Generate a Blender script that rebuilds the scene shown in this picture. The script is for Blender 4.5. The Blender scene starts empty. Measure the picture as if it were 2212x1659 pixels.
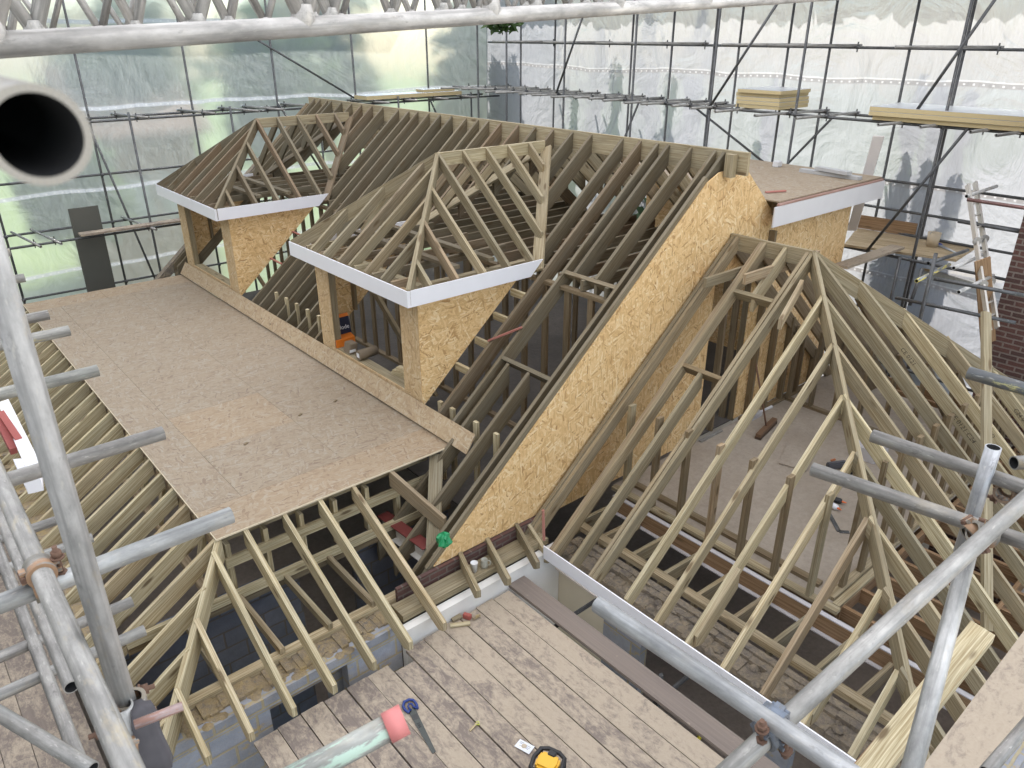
import bpy, bmesh, math, random
from mathutils import Vector, Matrix, Euler
RAD=math.radians
random.seed(7)
S=bpy.context.scene
C=S.collection
# ---------------------------------------------------------------- camera, world, sun, exposure
FPX=1630.0; PITCH=RAD(25.0); YAW=RAD(40.57)
FW=Vector((math.sin(YAW)*math.cos(PITCH),math.cos(YAW)*math.cos(PITCH),-math.sin(PITCH)))
RT=Vector((math.cos(YAW),-math.sin(YAW),0)); UP=RT.cross(FW)
cam=bpy.data.cameras.new('camera'); co=bpy.data.objects.new('camera',cam); C.objects.link(co)
co.rotation_euler=Euler((math.pi/2-PITCH,0,-YAW)); co.location=(0,0,0)
cam.sensor_width=36; cam.lens=36*FPX/2212; cam.clip_start=0.03; cam.clip_end=400
cam.dof.use_dof=True; cam.dof.focus_distance=5.5; cam.dof.aperture_fstop=9.0
S.camera=co
W=bpy.data.worlds.new("World"); S.world=W; W.use_nodes=True
wn=W.node_tree.nodes; sky=wn.new('ShaderNodeTexSky'); sky.sky_type='NISHITA'; sky.sun_disc=False
SUN_EL=RAD(50); SUN_AZ=RAD(64)            # azimuth clockwise from +Y
sky.sun_elevation=SUN_EL; sky.sun_rotation=SUN_AZ
bg=wn['Background']; bg.inputs['Strength'].default_value=0.15
W.node_tree.links.new(sky.outputs[0],bg.inputs['Color'])
sl=bpy.data.lights.new('sun','SUN'); sl.energy=5.0; sl.angle=RAD(0.5); sl.color=(1,0.95,0.87)
so=bpy.data.objects.new('sun',sl); C.objects.link(so)
sd=-Vector((math.sin(SUN_AZ)*math.cos(SUN_EL),math.cos(SUN_AZ)*math.cos(SUN_EL),math.sin(SUN_EL)))
so.rotation_euler=sd.to_track_quat('-Z','Y').to_euler(); so.location=(30,5,30)
S.view_settings.view_transform='Standard'; S.view_settings.look='None'
S.view_settings.exposure=1.2; S.view_settings.gamma=1.0
S.cycles.max_bounces=10; S.cycles.diffuse_bounces=5; S.cycles.glossy_bounces=3
S.cycles.transmission_bounces=6; S.cycles.transparent_max_bounces=12
S.cycles.use_denoising=True; S.cycles.caustics_reflective=False; S.cycles.caustics_refractive=False

# ---------------------------------------------------------------- measuring helpers (survey of the place, metres, eye level is z=0)
def ray(u,v): return FW+RT*((u-1106)/FPX)-UP*((v-829.5)/FPX)
def dep(u,v,d): return ray(u,v)*d
def onx(u,v,x): r=ray(u,v); return r*(x/r.x)
def ony(u,v,y): r=ray(u,v); return r*(y/r.y)
def onz(u,v,z): r=ray(u,v); return r*(z/r.z)
V=Vector
# ---------------------------------------------------------------- mesh builder
class MB:
    def __init__(s): s.v=[];s.f=[];s.uv=[];s.mi=[];s.sm=[]
    def face(s,pts,uvs,mi=0,smooth=False):
        n=len(s.v); s.v+= [tuple(p) for p in pts]; s.f.append(list(range(n,n+len(pts)))); s.uv.append(uvs); s.mi.append(mi); s.sm.append(smooth)
    def prism(s,pts,off,dirv=None,mi=0,micap=None):
        """planar polygon pts swept by off; uv in metres, u along dirv"""
        pts=[V(p) for p in pts]; off=V(off)
        if dirv is None: dirv=pts[1]-pts[0]
        d=V(dirv).normalized(); nrm=off.normalized()
        pv=nrm.cross(d).normalized(); ou=random.uniform(0,50); ov=random.uniform(0,50)
        cap=lambda p,k:(p.dot(d)+ou,p.dot(pv)+ov+k)
        # orient
        a=V((0,0,0)); 
        for i in range(len(pts)): a+=pts[i].cross(pts[(i+1)%len(pts)])
        if a.dot(off)>0: pts=pts[::-1]
        mc=mi if micap is None else micap
        s.face(pts,[cap(p,0) for p in pts],mc)
        s.face([p+off for p in reversed(pts)],[cap(p,.37) for p in reversed(pts)],mc)
        w=off.length; run=0
        for i in range(len(pts)):
            p,q=pts[i],pts[(i+1)%len(pts)]
            e=q-p; L=e.length
            if abs(e.normalized().dot(d))>abs(e.normalized().dot(pv)):
                pu,qu=p.dot(d)+ou,q.dot(d)+ou
                uv=[(qu,run),(pu,run),(pu,run+w),(qu,run+w)]
            else:
                uv=[(ou+run+L,ov),(ou+run,ov),(ou+run,ov+w),(ou+run+L,ov+w)]
            s.face([q,p,p+off,q+off],uv,mi); run+=.31
        return s
    def box(s,lo,hi,axis=0,mi=0):
        lo=V(lo);hi=V(hi)
        d=[V((1,0,0)),V((0,1,0)),V((0,0,1))][axis]
        if axis==2:
            pts=[lo,V((lo.x,hi.y,lo.z)),V((lo.x,hi.y,hi.z)),V((lo.x,lo.y,hi.z))]
            return s.prism(pts,(hi.x-lo.x,0,0),d,mi)
        pts=[lo,V((hi.x,lo.y,lo.z)),V((hi.x,hi.y,lo.z)),V((lo.x,hi.y,lo.z))]
        return s.prism(pts,(0,0,hi.z-lo.z),d,mi)
    def beam(s,p0,p1,w,h,up=(0,0,1),mi=0):
        p0=V(p0);p1=V(p1); d=(p1-p0).normalized(); up=V(up)
        if abs(d.dot(up))>.98: up=V((0,1,0))
        sd=d.cross(up).normalized(); u2=sd.cross(d).normalized()
        a=-sd*w/2-u2*h/2
        return s.prism([p0+a,p1+a,p1+a+u2*h,p0+a+u2*h],sd*w,d,mi)
    def rafter(s,pt,pb,w,depth,tail=None):
        """top line pt->pb, plumb cut at both ends"""
        pt=V(pt);pb=V(pb); d=pb-pt; hz=V((d.x,d.y,0)); L=hz.length
        dv=depth*d.length/L; sd=V((-d.y,d.x,0)).normalized()
        z=V((0,0,dv)); o=-sd*w/2
        tl=z if tail is None else V((0,0,tail))
        pts=[pt+o,pb+o,pb-tl+o]
        if tail is not None: pts.append(pb-z+o-d.normalized()*(dv-tail)*1.2)
        pts.append(pt-z+o)
        return s.prism(pts,sd*w,d)
    def tube(s,p0,p1,r,seg=12,open0=False,open1=False,t=.004,mi=0,imi=None):
        imi=mi if imi is None else imi; p0=V(p0);p1=V(p1); d=(p1-p0); L=d.length; d=d.normalized()
        a=d.orthogonal().normalized(); b=d.cross(a)
        ou=random.uniform(0,40); ov=random.uniform(0,9)
        ring=lambda c,rr:[c+(a*math.cos(2*math.pi*i/seg)+b*math.sin(2*math.pi*i/seg))*rr for i in range(seg)]
        R0,R1=ring(p0,r),ring(p1,r)
        for i in range(seg):
            j=(i+1)%seg
            s.face([R0[i],R0[j],R1[j],R1[i]],[(ou,ov+i*2*math.pi*r/seg),(ou,ov+(i+1)*2*math.pi*r/seg),(ou+L,ov+(i+1)*2*math.pi*r/seg),(ou+L,ov+i*2*math.pi*r/seg)],mi,True)
        for op,R,c,sg in((open0,R0,p0,1),(open1,R1,p1,-1)):
            if not op:
                f=R[::-1] if sg==1 else R
                s.face(f,[(ou,ov)]*seg,mi)
            else:
                I=ring(c,r-t); D=ring(c+d*sg*min(L*.9,.5),r-t)
                for i in range(seg):
                    j=(i+1)%seg
                    q=[[R[j],R[i],I[i],I[j]],[I[j],I[i],D[i],D[j]]]
                    for k,ff in enumerate(q):
                        if sg==-1: ff=ff[::-1]
                        s.face(ff,[(ou,ov),(ou,ov+.02),(ou+.1*k,ov+.02),(ou+.1*k,ov)],imi if k else mi,k==1)
                s.face(D if sg==-1 else D[::-1],[(ou,ov)]*seg,imi)
        return s
    def lathe(s,prof,c,axis=(0,0,1),seg=20,mi=0):
        d=V(axis).normalized(); a=d.orthogonal().normalized(); b=d.cross(a); c=V(c)
        P=lambda r,z,i:c+d*z+(a*math.cos(2*math.pi*i/seg)+b*math.sin(2*math.pi*i/seg))*r
        for k in range(len(prof)-1):
            (r0,z0),(r1,z1)=prof[k],prof[k+1]
            for i in range(seg):
                pts=[P(r0,z0,i),P(r0,z0,i+1),P(r1,z1,i+1),P(r1,z1,i)]
                uv=[(i/seg,z0),((i+1)/seg,z0),((i+1)/seg,z1),(i/seg,z1)]
                if r0<1e-6: pts=pts[1:];uv=uv[1:]
                elif r1<1e-6: pts=pts[:3];uv=uv[:3]
                s.face(pts,uv,mi,True)
        return s
    def sweep(s,path,r,seg=8,closed=False,mi=0):
        path=[V(p) for p in path]; n=len(path); rings=[]; up=None
        for i in range(n):
            t=(path[(i+1)%n]-path[i-1]) if closed else (path[min(i+1,n-1)]-path[max(i-1,0)])
            t.normalize()
            if up is None: up=t.orthogonal().normalized()
            up=(up-t*up.dot(t)).normalized(); b=t.cross(up)
            rings.append([path[i]+(up*math.cos(2*math.pi*k/seg)+b*math.sin(2*math.pi*k/seg))*r for k in range(seg)])
        for i in range(n if closed else n-1):
            A,B=rings[i],rings[(i+1)%n]
            for k in range(seg):
                l=(k+1)%seg; s.face([A[k],A[l],B[l],B[k]],[(i*.1,k*.02),(i*.1,k*.02+.02),(i*.1+.1,k*.02+.02),(i*.1+.1,k*.02)],mi,True)
        if not closed:
            s.face(rings[0][::-1],[(0,0)]*seg,mi); s.face(rings[-1],[(0,0)]*seg,mi)
        return s
    def build(s,name,mats,parent=None,weld=False,bevel=0):
        me=bpy.data.meshes.new(name); me.from_pydata(s.v,[],s.f)
        uvl=me.uv_layers.new(name='UVMap'); k=0; dat=[0.0]*(2*len(me.loops))
        for uv in s.uv:
            for (a,b) in uv: dat[k]=a;dat[k+1]=b;k+=2
        uvl.data.foreach_set('uv',dat)
        if not isinstance(mats,(list,tuple)): mats=[mats]
        for m in mats: me.materials.append(m)
        me.polygons.foreach_set('material_index',s.mi); me.polygons.foreach_set('use_smooth',s.sm)
        if weld or bevel or any(s.sm):
            bm=bmesh.new(); bm.from_mesh(me); bmesh.ops.remove_doubles(bm,verts=bm.verts,dist=1e-5); bmesh.ops.recalc_face_normals(bm,faces=bm.faces)
            if bevel: bmesh.ops.bevel(bm,geom=bm.edges[:],offset=bevel,segments=2,affect='EDGES',clamp_overlap=True)
            bm.to_mesh(me); bm.free()
        me.update()
        o=bpy.data.objects.new(name,me); C.objects.link(o)
        if parent is not None:
            o.parent=parent
            M=Matrix.Identity(4); q=parent
            while q is not None:
                M=Matrix.Translation(q.location)@M; q=q.parent
            o.matrix_parent_inverse=M.inverted()
        return o
def tag(o,label=None,cat=None,group=None,kind=None):
    if label: o['label']=label
    if cat: o['category']=cat
    if group: o['group']=group
    if kind: o['kind']=kind
    return o
def thing(name,label,cat,loc=(0,0,0),group=None):
    o=bpy.data.objects.new(name,None); C.objects.link(o); o.location=loc; o.empty_display_size=.1
    return tag(o,label,cat,group)
# ---------------------------------------------------------------- materials
class NT:
    def __init__(s,name):
        s.m=bpy.data.materials.new(name); s.m.use_nodes=True; s.t=s.m.node_tree; s.n=s.t.nodes; s.b=s.n['Principled BSDF']; s.out=s.n['Material Output']
    def add(s,ty,inp=None,**kw):
        n=s.n.new('ShaderNode'+ty)
        for k,v in kw.items(): setattr(n,k,v)
        for k,v in (inp or {}).items():
            if isinstance(v,bpy.types.NodeSocket): s.t.links.new(v,n.inputs[k])
            else: n.inputs[k].default_value=v
        return n
    def link(s,a,b): s.t.links.new(a,b)
    def uv(s): return s.add('UVMap',uv_map='UVMap').outputs[0]
    def vmath(s,op,a,b): 
        n=s.add('VectorMath',operation=op); s.setin(n.inputs[0],a); s.setin(n.inputs[1],b); return n.outputs[0]
    def math(s,op,a,b=0.0,c=None,clamp=False):
        n=s.add('Math',operation=op,use_clamp=clamp); s.setin(n.inputs[0],a); s.setin(n.inputs[1],b)
        if c is not None: s.setin(n.inputs[2],c)
        return n.outputs[0]
    def setin(s,sock,v):
        if isinstance(v,bpy.types.NodeSocket): s.t.links.new(v,sock)
        else: sock.default_value=v
    def noise(s,vec,scale=1,detail=3,rough=.5,dist=0): return s.add('TexNoise',{'Vector':vec,'Scale':scale,'Detail':detail,'Roughness':rough,'Distortion':dist}).outputs[0]
    def ramp(s,fac,stops,interp='LINEAR'):
        n=s.add('ValToRGB'); s.link(fac,n.inputs[0]); r=n.color_ramp; r.interpolation=interp
        while len(r.elements)<len(stops): r.elements.new(.5)
        for e,(p,c) in zip(r.elements,stops): e.position=p; e.color=(*c,1) if len(c)==3 else c
        return n.outputs[0]
    def mapr(s,v,a,b,c=0.,d=1.):
        n=s.add('MapRange'); s.setin(n.inputs[0],v)
        for i,x in enumerate((a,b,c,d)): n.inputs[i+1].default_value=x
        return n.outputs[0]
    def mix(s,f,a,b,mode='MIX'):
        n=s.add('Mix',data_type='RGBA',blend_type=mode); s.setin(n.inputs[0],f)
        for i,x in ((6,a),(7,b)):
            if isinstance(x,bpy.types.NodeSocket): s.link(x,n.inputs[i])
            else: n.inputs[i].default_value=(*x,1)
        return n.outputs[2]
    def bump(s,h,strength=.3,dist=.01): 
        n=s.add('Bump',{'Height':h,'Strength':strength,'Distance':dist}); s.link(n.outputs[0],s.b.inputs['Normal'])
    def fin(s,col=None,rough=.7,metal=0,spec=None):
        if col is not None: s.setin(s.b.inputs['Base Color'],col if isinstance(col,bpy.types.NodeSocket) else (*col,1))
        s.setin(s.b.inputs['Roughness'],rough); s.setin(s.b.inputs['Metallic'],metal)
        if spec is not None: s.b.inputs['Specular IOR Level'].default_value=spec
        return s.m
def plain(name,col,rough=.6,metal=0,var=.12,scale=6):
    s=NT(name); tc=s.add('TexCoord').outputs['Object']; n=s.noise(tc,scale,4)
    c=s.mix(n,tuple(x*(1-var) for x in col),tuple(min(1,x*(1+var)) for x in col)); return s.fin(c,rough,metal)
def timber(name,cols,dark=(.13,.085,.04),knot=1.0,rough=.75,grey=.25):
    s=NT(name); uv=s.uv(); rnd=s.add('ObjectInfo').outputs['Random']
    off=s.math('MULTIPLY',rnd,97.0); cb=s.add('CombineXYZ',{0:off,1:off,2:off}).outputs[0]
    p=s.vmath('ADD',uv,cb)
    warp=s.noise(s.vmath('MULTIPLY',p,(1.3,6,1)),1,3)
    pw=s.vmath('ADD',p,s.add('CombineXYZ',{1:s.math('MULTIPLY',warp,.035)}).outputs[0])
    gr=s.noise(s.vmath('MULTIPLY',pw,(1.6,95,1)),1,5,.62)
    fine=s.noise(s.vmath('MULTIPLY',p,(7,320,1)),1,2)
    n=len(cols); base=s.ramp(rnd,[((i+.0)/max(1,n-1),c) for i,c in enumerate(cols)])
    c=s.mix(s.mapr(gr,.36,.62),base,s.mix(1,base,(.52,.45,.34),'MULTIPLY'))
    c=s.mix(s.mapr(fine,.4,.7,0,.22),c,(.2,.15,.08))
    bl=s.noise(s.vmath('MULTIPLY',p,(.9,5,1)),1,4,.6)
    c=s.mix(s.mapr(bl,.42,.70,0,grey),c,(.17,.155,.115))
    vo=s.add('TexVoronoi',{'Vector':s.vmath('MULTIPLY',p,(2.0,7.5,1)),'Scale':1.0,'Randomness':1.0},feature='F1')
    cell=s.add('SeparateColor',{0:vo.outputs['Color']}).outputs[0]
    k=s.math('MULTIPLY',s.mapr(vo.outputs['Distance'],.19,.09),s.math('GREATER_THAN',cell,.42))
    c=s.mix(s.math('MULTIPLY',k,.8*knot),c,dark)
    s.bump(gr,.15,.004)
    return s.fin(c,rough)
def osb(name,tint=(1,1,1),wash=0.0,fl=1.0):
    s=NT(name); uv=s.uv(); rnd=s.add('ObjectInfo').outputs['Random']
    off=s.math('MULTIPLY',rnd,53.0); p=s.vmath('ADD',uv,s.add('CombineXYZ',{0:off,1:off,2:0.0}).outputs[0])
    w=s.add('TexNoise',{'Vector':p,'Scale':5.0,'Detail':2.0}).outputs[1]
    p=s.vmath('ADD',p,s.vmath('MULTIPLY',s.vmath('SUBTRACT',w,(.5,.5,.5)),(.09,.09,0)))
    def layer(ang,sx,sy):
        r=s.add('VectorRotate',{'Vector':p,'Angle':ang},rotation_type='Z_AXIS').outputs[0]
        v=s.add('TexVoronoi',{'Vector':s.vmath('MULTIPLY',r,(sx*fl,sy*fl,1)),'Scale':1.0},voronoi_dimensions='2D')
        sp=s.add('SeparateColor',{0:v.outputs['Color']}); return sp.outputs[0],sp.outputs[1],v.outputs['Distance']
    stops=[(0,(.42,.25,.11)),(.10,(.60,.41,.205)),(.45,(.73,.53,.285)),(.8,(.80,.62,.37)),(1,(.86,.74,.52))]
    L=[layer(a,x,y) for a,x,y in ((.25,8,42),(-.55,9,48),(.95,10,55),(-1.2,9,60),(.05,12,80))]
    c=s.ramp(L[0][0],stops); h=L[0][0]
    for i,(a,b,d) in enumerate(L[1:]):
        m=s.math('GREATER_THAN',b,(.55,.62,.7,.72)[i]); c=s.mix(m,c,s.ramp(a,stops)); h=s.math('ADD',s.math('MULTIPLY',h,.6),s.math('MULTIPLY',m,a))
    fine=s.noise(s.vmath('MULTIPLY',p,(40,160,1)),1,2); c=s.mix(s.mapr(fine,.3,.75,0,.3),c,(.33,.2,.09))
    c=s.mix(wash,c,(.44,.385,.325)); big=s.noise(p,.8,3)
    c=s.mix(1,c,s.mix(big,tuple(t*.88 for t in tint),tint),'MULTIPLY')
    s.bump(h,.25,.006)
    return s.fin(c,.65)
def galv(name,base=(.36,.345,.325),paint=None,pamt=.5,dirt=.3,metal=.4):
    s=NT(name); uv=s.uv(); rnd=s.add('ObjectInfo').outputs['Random']
    off=s.math('MULTIPLY',rnd,31.0); p=s.vmath('ADD',uv,s.add('CombineXYZ',{0:off,1:off,2:0.0}).outputs[0])
    a=s.noise(s.vmath('MULTIPLY',p,(6,16,1)),1,6,.65); b=s.noise(s.vmath('MULTIPLY',p,(22,90,1)),1,4,.6); g=s.noise(s.vmath('MULTIPLY',p,(2.2,55,1)),1,4,.6)
    c=s.mix(s.mapr(a,.35,.68),tuple(x*.62 for x in base),tuple(min(1,x*1.25) for x in base))
    c=s.mix(s.mapr(g,.48,.66,0,.7),c,tuple(x*.5 for x in base)); c=s.mix(s.mapr(b,.61,.73,0,.7),c,(.62,.60,.55)); c=s.mix(s.mapr(s.noise(s.vmath('MULTIPLY',p,(9,20,1)),1,6,.75),.60,.68,0,.7),c,tuple(x*.45 for x in base))
    c=s.mix(s.mapr(s.noise(s.vmath('MULTIPLY',p,(4,9,1)),1,5,.7),.55,.72,0,dirt),c,(.55,.45,.28))
    if paint:
        m=s.mapr(s.noise(s.vmath('MULTIPLY',p,(5,28,1)),1,6,.75),.5-pamt*.2,.54-pamt*.2)
        c=s.mix(m,c,paint); s.setin(s.b.inputs['Metallic'],s.mapr(m,0,1,metal,0)); metal=s.b.inputs['Metallic'].links[0].from_socket
    s.bump(b,.12,.002)
    return s.fin(c,s.mapr(a,.3,.7,.55,.36),metal)
def deckboard(name,dust=.62):
    s=NT(name); uv=s.uv(); rnd=s.add('ObjectInfo').outputs['Random']; off=s.math('MULTIPLY',rnd,71.0)
    p=s.vmath('ADD',uv,s.add('CombineXYZ',{0:off,1:off,2:0.0}).outputs[0])
    gr=s.noise(s.vmath('MULTIPLY',p,(1.2,60,1)),1,5,.6)
    c=s.mix(gr,(.13,.105,.095),(.27,.22,.18))
    n1=s.noise(s.vmath('MULTIPLY',p,(3.2,5,1)),1,8,.74,.8); n2=s.noise(s.vmath('MULTIPLY',p,(14,26,1)),1,6,.75,.6); n3=s.noise(s.vmath('MULTIPLY',p,(60,60,1)),1,3)
    thr=s.math('ADD',s.math('MULTIPLY',rnd,.09),.60-dust*.32)
    m=s.mapr(s.math('SUBTRACT',s.math('ADD',s.math('MULTIPLY',n1,.6),s.math('MULTIPLY',n2,.4)),thr),-.07,.06)
    d=s.mix(n2,(.36,.295,.22),(.49,.41,.315)); d=s.mix(s.mapr(n3,.45,.8,0,.35),d,(.33,.25,.18))
    c=s.mix(s.math('MULTIPLY',m,.9),c,d)
    st=s.noise(s.vmath('MULTIPLY',p,(3,12,1)),1,6,.75); c=s.mix(s.mapr(st,.60,.72,0,.5),c,(.19,.155,.15))
    s.bump(s.math('ADD',gr,s.math('MULTIPLY',n2,.6)),.25,.006)
    return s.fin(c,.85)
def sheeting(name,tcol,trans,blur,band0,bandp,dmix=.3,bd=.1,bcol=(.6,.6,.63)):
    """reinforced scaffold sheeting: light passes, what is behind shows blurred"""
    s=NT(name); s.n.remove(s.b); uv=s.uv(); sp=s.add('SeparateXYZ',{0:uv}); 
    wr=s.noise(s.vmath('MULTIPLY',uv,(1.1,.5,1)),1.0,4,.5,1.5); fold=s.noise(s.add('VectorRotate',{'Vector':s.vmath('MULTIPLY',uv,(1,1,1)),'Angle':.9},rotation_type='Z_AXIS').outputs[0],.9,4,.5,2.2)
    weave=s.add('TexChecker',{'Vector':uv,'Scale':130.0}).outputs[1]
    streak=s.noise(s.vmath('MULTIPLY',uv,(26,3.5,1)),1,4,.7); mesh=s.noise(s.vmath('MULTIPLY',uv,(110,110,1)),1,2,.6)
    v=s.math('SUBTRACT',s.math('ADD',sp.outputs[1],s.math('MULTIPLY',s.noise(s.vmath('MULTIPLY',uv,(.35,0,1)),1,3),.35)),band0)
    fr=s.math('FRACT',s.math('DIVIDE',v,bandp)); band=s.math('LESS_THAN',fr,.075/bandp*1.0)
    eye=s.add('TexVoronoi',{'Vector':s.vmath('MULTIPLY',uv,(6.6,0,0)),'Scale':1.0,'Randomness':0.0},voronoi_dimensions='2D').outputs['Distance']
    eyem=s.math('MULTIPLY',s.math('LESS_THAN',eye,.12),s.math('MULTIPLY',s.math('GREATER_THAN',fr,.02/bandp),s.math('LESS_THAN',fr,.05/bandp)))
    nb=s.add('Bump',{'Height':s.math('ADD',s.math('MULTIPLY',wr,.6),s.math('ADD',fold,s.math('MULTIPLY',mesh,.03))),'Strength':.9,'Distance':bd}).outputs[0]
    col=s.mix(s.mapr(streak,.35,.75,0,.30),tcol,tuple(min(1,x*1.7) for x in tcol)); col=s.mix(s.mapr(mesh,.4,.7,0,.16),col,tuple(x*.7 for x in tcol)); edge=s.math('MULTIPLY',s.math('LESS_THAN',fr,.10/bandp),s.math('SUBTRACT',1.0,band)); col=s.mix(s.math('MULTIPLY',edge,.35),col,(.75,.75,.76)); col=s.mix(s.math('MULTIPLY',band,.8),col,bcol); col=s.mix(s.math('MULTIPLY',eyem,.45),col,(.8,.8,.8))
    tr=s.add('BsdfTranslucent',{'Color':col,'Normal':nb}).outputs[0]
    df=s.add('BsdfDiffuse',{'Color':(.62,.66,.66,1),'Normal':nb}).outputs[0]
    gl=s.add('BsdfGlossy',{'Roughness':.35,'Color':(.8,.8,.8,1),'Normal':nb}).outputs[0]
    a=s.add('MixShader',{0:dmix,1:tr,2:df}).outputs[0]; a=s.add('MixShader',{0:.05,1:a,2:gl}).outputs[0]
    if blur>0: see=s.add('BsdfRefraction',{'Roughness':blur,'IOR':1.12,'Color':(.92,.97,.96,1),'Normal':nb}).outputs[0]
    else: see=s.add('BsdfTransparent',{'Color':(.95,.97,.97,1)}).outputs[0]
    tf=s.math('MULTIPLY',s.mapr(streak,.3,.7,trans*1.15,trans*.8),s.math('SUBTRACT',1.0,s.math('MULTIPLY',band,.75)))
    if blur>0:
        see2=s.add('BsdfTransparent',{'Color':(.95,.97,.97,1)}).outputs[0]; see=s.add('MixShader',{0:.05,1:see,2:see2}).outputs[0]
    m=s.add('MixShader',{0:tf,1:a,2:see}).outputs[0]
    s.link(m,s.out.inputs[0]); return s.m
def brickmat(name,c1,c2,mort,bw=.225,bh=.075,ms=.012,rough=.9,stain=0.0):
    s=NT(name); uv=s.uv()
    wob=s.add('TexNoise',{'Vector':uv,'Scale':14.0,'Detail':3.0}).outputs[1]
    p=s.vmath('ADD',uv,s.vmath('MULTIPLY',s.vmath('SUBTRACT',wob,(.5,.5,.5)),(.012,.012,0)))
    b=s.add('TexBrick',{'Vector':p,'Scale':1.0,'Mortar Size':ms,'Mortar Smooth':.3,'Brick Width':bw,'Row Height':bh,'Color1':(*c1,1),'Color2':(*c2,1),'Mortar':(*mort,1)})
    b.inputs['Bias'].default_value=-.1
    n=s.noise(uv,9,6,.7); f=s.noise(uv,60,3)
    c=s.mix(s.mapr(n,.35,.75,0,.5),b.outputs[0],tuple(x*.55 for x in c1)); c=s.mix(s.mapr(f,.5,.8,0,.3),c,mort)
    if stain: c=s.mix(s.mapr(s.noise(s.vmath('MULTIPLY',uv,(3,5,1)),1,6,.75),.56,.64,0,stain),c,(.48,.36,.16))
    s.bump(s.math('SUBTRACT',s.math('MULTIPLY',f,.3),b.outputs[1]),.6,.01)
    return s.fin(c,rough)
def rubble(name,a,b,c3,scale=5):
    s=NT(name); tc=s.add('TexCoord').outputs['Object']; n=s.noise(tc,scale,7,.7,1.0); m=s.noise(tc,scale*4,5,.7)
    c=s.ramp(n,[(.3,a),(.5,b),(.68,c3)]); c=s.mix(s.mapr(m,.4,.7,0,.5),c,tuple(x*.6 for x in b)); s.bump(s.math('ADD',n,m),.8,.04)
    return s.fin(c,.95)
def soil(name,a,b,scale=1.5,rough=.95):
    s=NT(name); tc=s.add('TexCoord').outputs['Object']; n=s.noise(tc,scale,8,.65); m=s.noise(tc,scale*14,4,.7)
    c=s.mix(s.mapr(n,.35,.65),a,b); c=s.mix(s.mapr(m,.4,.8,0,.4),c,tuple(x*.5 for x in a)); s.bump(m,.4,.03); return s.fin(c,rough)
T_MAIN=timber('weathered_treated_timber',[(.165,.14,.092),(.25,.21,.14),(.19,.16,.108),(.275,.195,.125),(.145,.126,.084),(.22,.187,.126),(.29,.24,.16)],grey=.5)
T_NEW=timber('pale_treated_timber',[(.76,.68,.46),(.64,.55,.36),(.71,.63,.425),(.56,.49,.325),(.79,.705,.485),(.63,.515,.335)],grey=.35,knot=1.15)
T_B=timber('treated_timber',[(.47,.41,.275),(.34,.29,.19),(.55,.475,.32),(.47,.35,.23),(.29,.255,.175),(.56,.485,.33),(.38,.305,.195)],grey=.45,knot=1.15)
T_OLD=timber('old_dark_timber',[(.22,.16,.09),(.28,.21,.12),(.25,.19,.11)],grey=.5)
T_BRN=timber('brown_board',[(.36,.22,.12),(.40,.26,.15)],grey=.15)
T_SHADED=timber('shaded_timber',[(.25,.19,.115),(.29,.22,.135),(.22,.175,.11)],grey=.3)  # interior timber, colour darkened to deepen the shade between the rafters
OSB_G=osb('osb_golden',(1.12,1.04,.91),0,.84); OSB_D=osb('osb_deck',(.545,.555,.595),.40,.82); OSB_DB=osb('osb_deck_brown',(.58,.565,.575),.36,.82); CUT=plain('cut_board_edge',(.66,.56,.40),.8,0,.1,30); OSB_W=osb('osb_pale',(1.0,.96,.88),.25,.8); OSB_F=osb('osb_fillet',(.78,.76,.74),.35,.8)
GALV=galv('galvanised_tube'); GALV_D=galv('dull_tube',(.11,.112,.115),dirt=.1,metal=.35); GALV_L=galv('bright_tube',(.39,.38,.36),dirt=.22)
GALV_DUST=galv('dusty_tube',(.38,.37,.35),dirt=.75,metal=.3)
GALV_W=galv('white_washed_tube',(.58,.57,.55),dirt=.12,metal=.15)
GALV_Y=galv('yellow_painted_tube',(.30,.31,.32),(.80,.68,.12),-.1); GALV_GN=galv('green_painted_tube',(.46,.47,.44),(.44,.58,.49),-.1,metal=.3); GALV_BL=galv('blue_marked_tube',(.46,.47,.47),(.08,.17,.42),-.75)
ALU=galv('aluminium_beam_tube',(.62,.60,.575),dirt=.12,metal=.25); RED_T=plain('red_brace',(.30,.05,.05),.5); 
FIT=galv('coupler_steel',(.30,.28,.25),(.36,.22,.13),.1,dirt=.5); RUST=plain('rusty_bolt',(.17,.10,.07),.8,.2,.35,60); FIT_B=galv('blue_coupler',(.18,.195,.22),(.15,.18,.23),.1,dirt=.25,metal=0)
DECK=deckboard('dusty_scaffold_board',.54); DECK2=deckboard('scaffold_board_brown',.10); DECK3=deckboard('grey_scaffold_board',.40)
WHITE=plain('white_upvc',(.80,.80,.84),.28,0,.03); WHITEW=plain('white_paint',(.74,.72,.68),.8,0,.10,4); CREAM=plain('cream_render',(.74,.655,.50),.9,0,.10,3)
PINK=timber('pink_batten',[(.55,.20,.18),(.60,.25,.22)],knot=.4); 
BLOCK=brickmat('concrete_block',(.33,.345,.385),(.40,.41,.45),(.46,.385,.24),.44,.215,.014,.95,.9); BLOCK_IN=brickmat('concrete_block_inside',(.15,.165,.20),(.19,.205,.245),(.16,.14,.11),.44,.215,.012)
BRICK=brickmat('red_brick',(.115,.05,.04),(.06,.034,.03),(.20,.165,.14)); BRICK_O=brickmat('orange_brick',(.60,.27,.11),(.52,.22,.09),(.5,.36,.24))
RUB=rubble('rubble_wall_top',(.17,.15,.14),(.31,.26,.20),(.42,.34,.23),9); MORT=rubble('mortar',(.22,.20,.19),(.40,.31,.19),(.50,.37,.17),9)
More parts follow.
